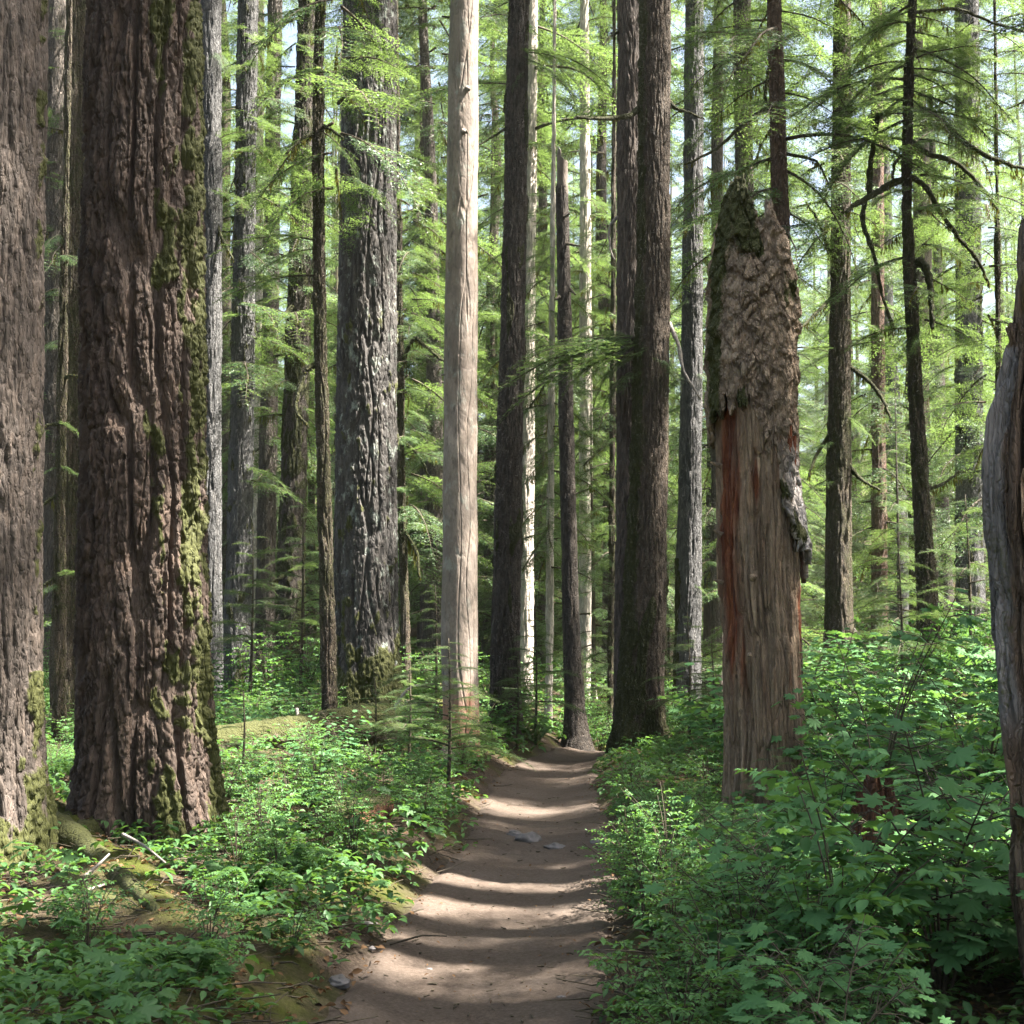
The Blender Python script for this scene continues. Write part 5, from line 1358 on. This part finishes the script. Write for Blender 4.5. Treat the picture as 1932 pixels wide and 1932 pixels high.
sapling(470, 1400, 20.5, 2.6, 'hemlock sapling in front of the ribbed trunk', 20, .45)
sapling(1100, 1420, 24.5, 1.6, 'sunlit hemlock sapling in the glade past the path', 16)
sapling(1150, 1380, 27, 2.6, 'airy hemlock sapling at the glade back', 18)
sapling(1345, 1400, 17, 1.3, 'small hemlock sapling left of the snag foot', 14)
sapling(1300, 1400, 18.5, 1.7, 'hemlock sapling at the foot of the blue grey trunk', 16)
sapling(1460, 1590, 10.7, .55, 'tiny hemlock sapling touching the plated snag foot', 12, .7)
sapling(1700, 1240, 18, 2.2, 'hemlock sapling right of the rusty trunk', 18)
sapling(1830, 1200, 19, 2.4, 'hemlock sapling below the broad grey trunk', 18)
sapling(455, 1500, 12.5, .8, 'spindly yellow green sapling right of the huge fir', 10, .4)

# ground cover nobody could count: one object
def ground_cover():
    mb = MB()
    rg = np.random.default_rng(99)
    def patch(n, ylo, yhi, size, hgt, nl, xw=.40, pad=1.0, leaf=OVAL, power=1.0):
        y = ylo + (yhi - ylo) * rg.random(n) ** power
        x = rg.uniform(-1, 1, n) * (xw * y + pad)
        d = np.abs(x - path_c(y)) - path_w(y)
        dens = sst(-.02, .32, d + .25 * pn(x * 2, y * 2, 9)) * (.35 + .65 * sst(-.35, .25, fbm(x * .9, y * .9, 4.4, 3)))
        dens = dens * (.12 + .88 * sst(.13, .32, strip_dist(x, y, STRIPS[:1] + STRIPS[5:])[0]))
        dens = dens * np.where(y > 23, np.maximum(dens, 1), 1)
        k = rg.random(n) < dens
        x, y = x[k], y[k]
        z = ground_z(x, y)
        m = len(x)
        h = hgt * rg.uniform(.3, 1.2, m)
        for q in range(nl):
            a = rg.uniform(0, 6.28, m)
            off = rg.uniform(.1, .9, m) * size * 1.2
            put_leaves(mb, leaf, np.stack([x + np.cos(a) * off * .4, y + np.sin(a) * off * .4, z + h * rg.uniform(.75, 1.1, m)], -1), a, rg.normal(.18, .25, m), rg.normal(0, .25, m),
                       size * rg.uniform(.6, 1.3, m), np.clip(rg.normal(.45, .28, m), 0, 1))
    patch(5200, 3.8, 9.5, .062, .11, 5, .40, .8)
    patch(3000, 3.8, 9.5, .034, .07, 6, .40, .8)
    patch(9000, 9, 20, .065, .16, 5)
    patch(9000, 19, 40, .11, .28, 5)
    patch(9000, 38, 95, .22, .5, 5)
    patch(420, 4.5, 14, .10, .22, 4, leaf=PALM)
    return mb.mesh('ground_herbs', M['herb'])
tag(link('ground_herbs', ground_cover()), 'low leafy herbs covering the forest floor', None, None, 'stuff')
def dead_leaves():
    rg = np.random.default_rng(56)
    mb = MB()
    n = 9000
    y = 3.8 + 16 * rg.random(n) ** 1.3; x = rg.uniform(-1, 1, n) * (.39 * y + .5)
    d = np.abs(x - path_c(y)) - path_w(y)
    k = (d > -.06) | (rg.random(n) < .30)
    x, y, d = x[k], y[k], d[k]; m = len(x)
    sz = np.where(d > 0, rg.uniform(.015, .06, m), rg.uniform(.008, .028, m))
    put_leaves(mb, OVAL, np.stack([x, y, ground_z(x, y) + .016], -1), rg.uniform(0, 6.28, m), rg.normal(0, .35, m), rg.normal(0, .45, m), sz, rg.random(m))
    return mb.mesh('dead_leaf_litter', M['deadleaf'])
tag(link('dead_leaf_litter', dead_leaves()), 'small brown dead leaves and needles scattered on the dirt', None, None, 'stuff')
def litter():
    rg = np.random.default_rng(55)
    mb = MB()
    n = 5200
    y = 4 + 14 * rg.random(n) ** 1.4; x = rg.uniform(-1, 1, n) * (.39 * y + .5)
    d = np.abs(x - path_c(y)) - path_w(y)
    k = (d > .0) | (rg.random(n) < .42)
    x, y = x[k], y[k]; z = ground_z(x, y)
    for a, b, c in zip(x, y, z):
        l = rg.uniform(.05, .3) if abs(a - path_c(b)) > path_w(b) else rg.uniform(.012, .05); an = rg.uniform(0, 6.28)
        p = np.array([a, b, c + .012]); q = p + np.array([math.cos(an) * l, math.sin(an) * l, rg.uniform(0, .2) * l])
        mb.add(*tube_arrays(np.stack([p, (p + q) / 2 + rg.normal(0, .08, 3) * l * .5, q]), np.array([.004, .0035, .002]) * rg.uniform(.5, 1.4), 4, False), rg.random())
    return mb.mesh('twig_litter', M['twig'])
tag(link('twig_litter', litter()), 'fallen twigs and bark bits strewn over the forest floor', None, None, 'stuff')

# ------------------------------------------------------------------ the thin lit air between the far trees
hm = bpy.data.materials.new('air_haze'); hm.use_nodes = True
hnt = hm.node_tree; hnt.nodes.remove(hnt.nodes['Principled BSDF'])
pv = hnt.nodes.new('ShaderNodeVolumePrincipled')
pv.inputs['Color'].default_value = (.95, .97, .93, 1); pv.inputs['Density'].default_value = .00028; pv.inputs['Anisotropy'].default_value = .2
hnt.links.new(pv.outputs[0], hnt.nodes['Material Output'].inputs['Volume'])
V = np.array([[x, y, z] for x in (-240, 240) for y in (-80, 320) for z in (-8, 90)], float)
Q = np.array([[0, 1, 3, 2], [4, 6, 7, 5], [0, 4, 5, 1], [2, 3, 7, 6], [0, 2, 6, 4], [1, 5, 7, 3]])
tag(link('haze', mesh('haze', V, [Q], hm)), 'thin sunlit air between the far trees', None, None, 'stuff')
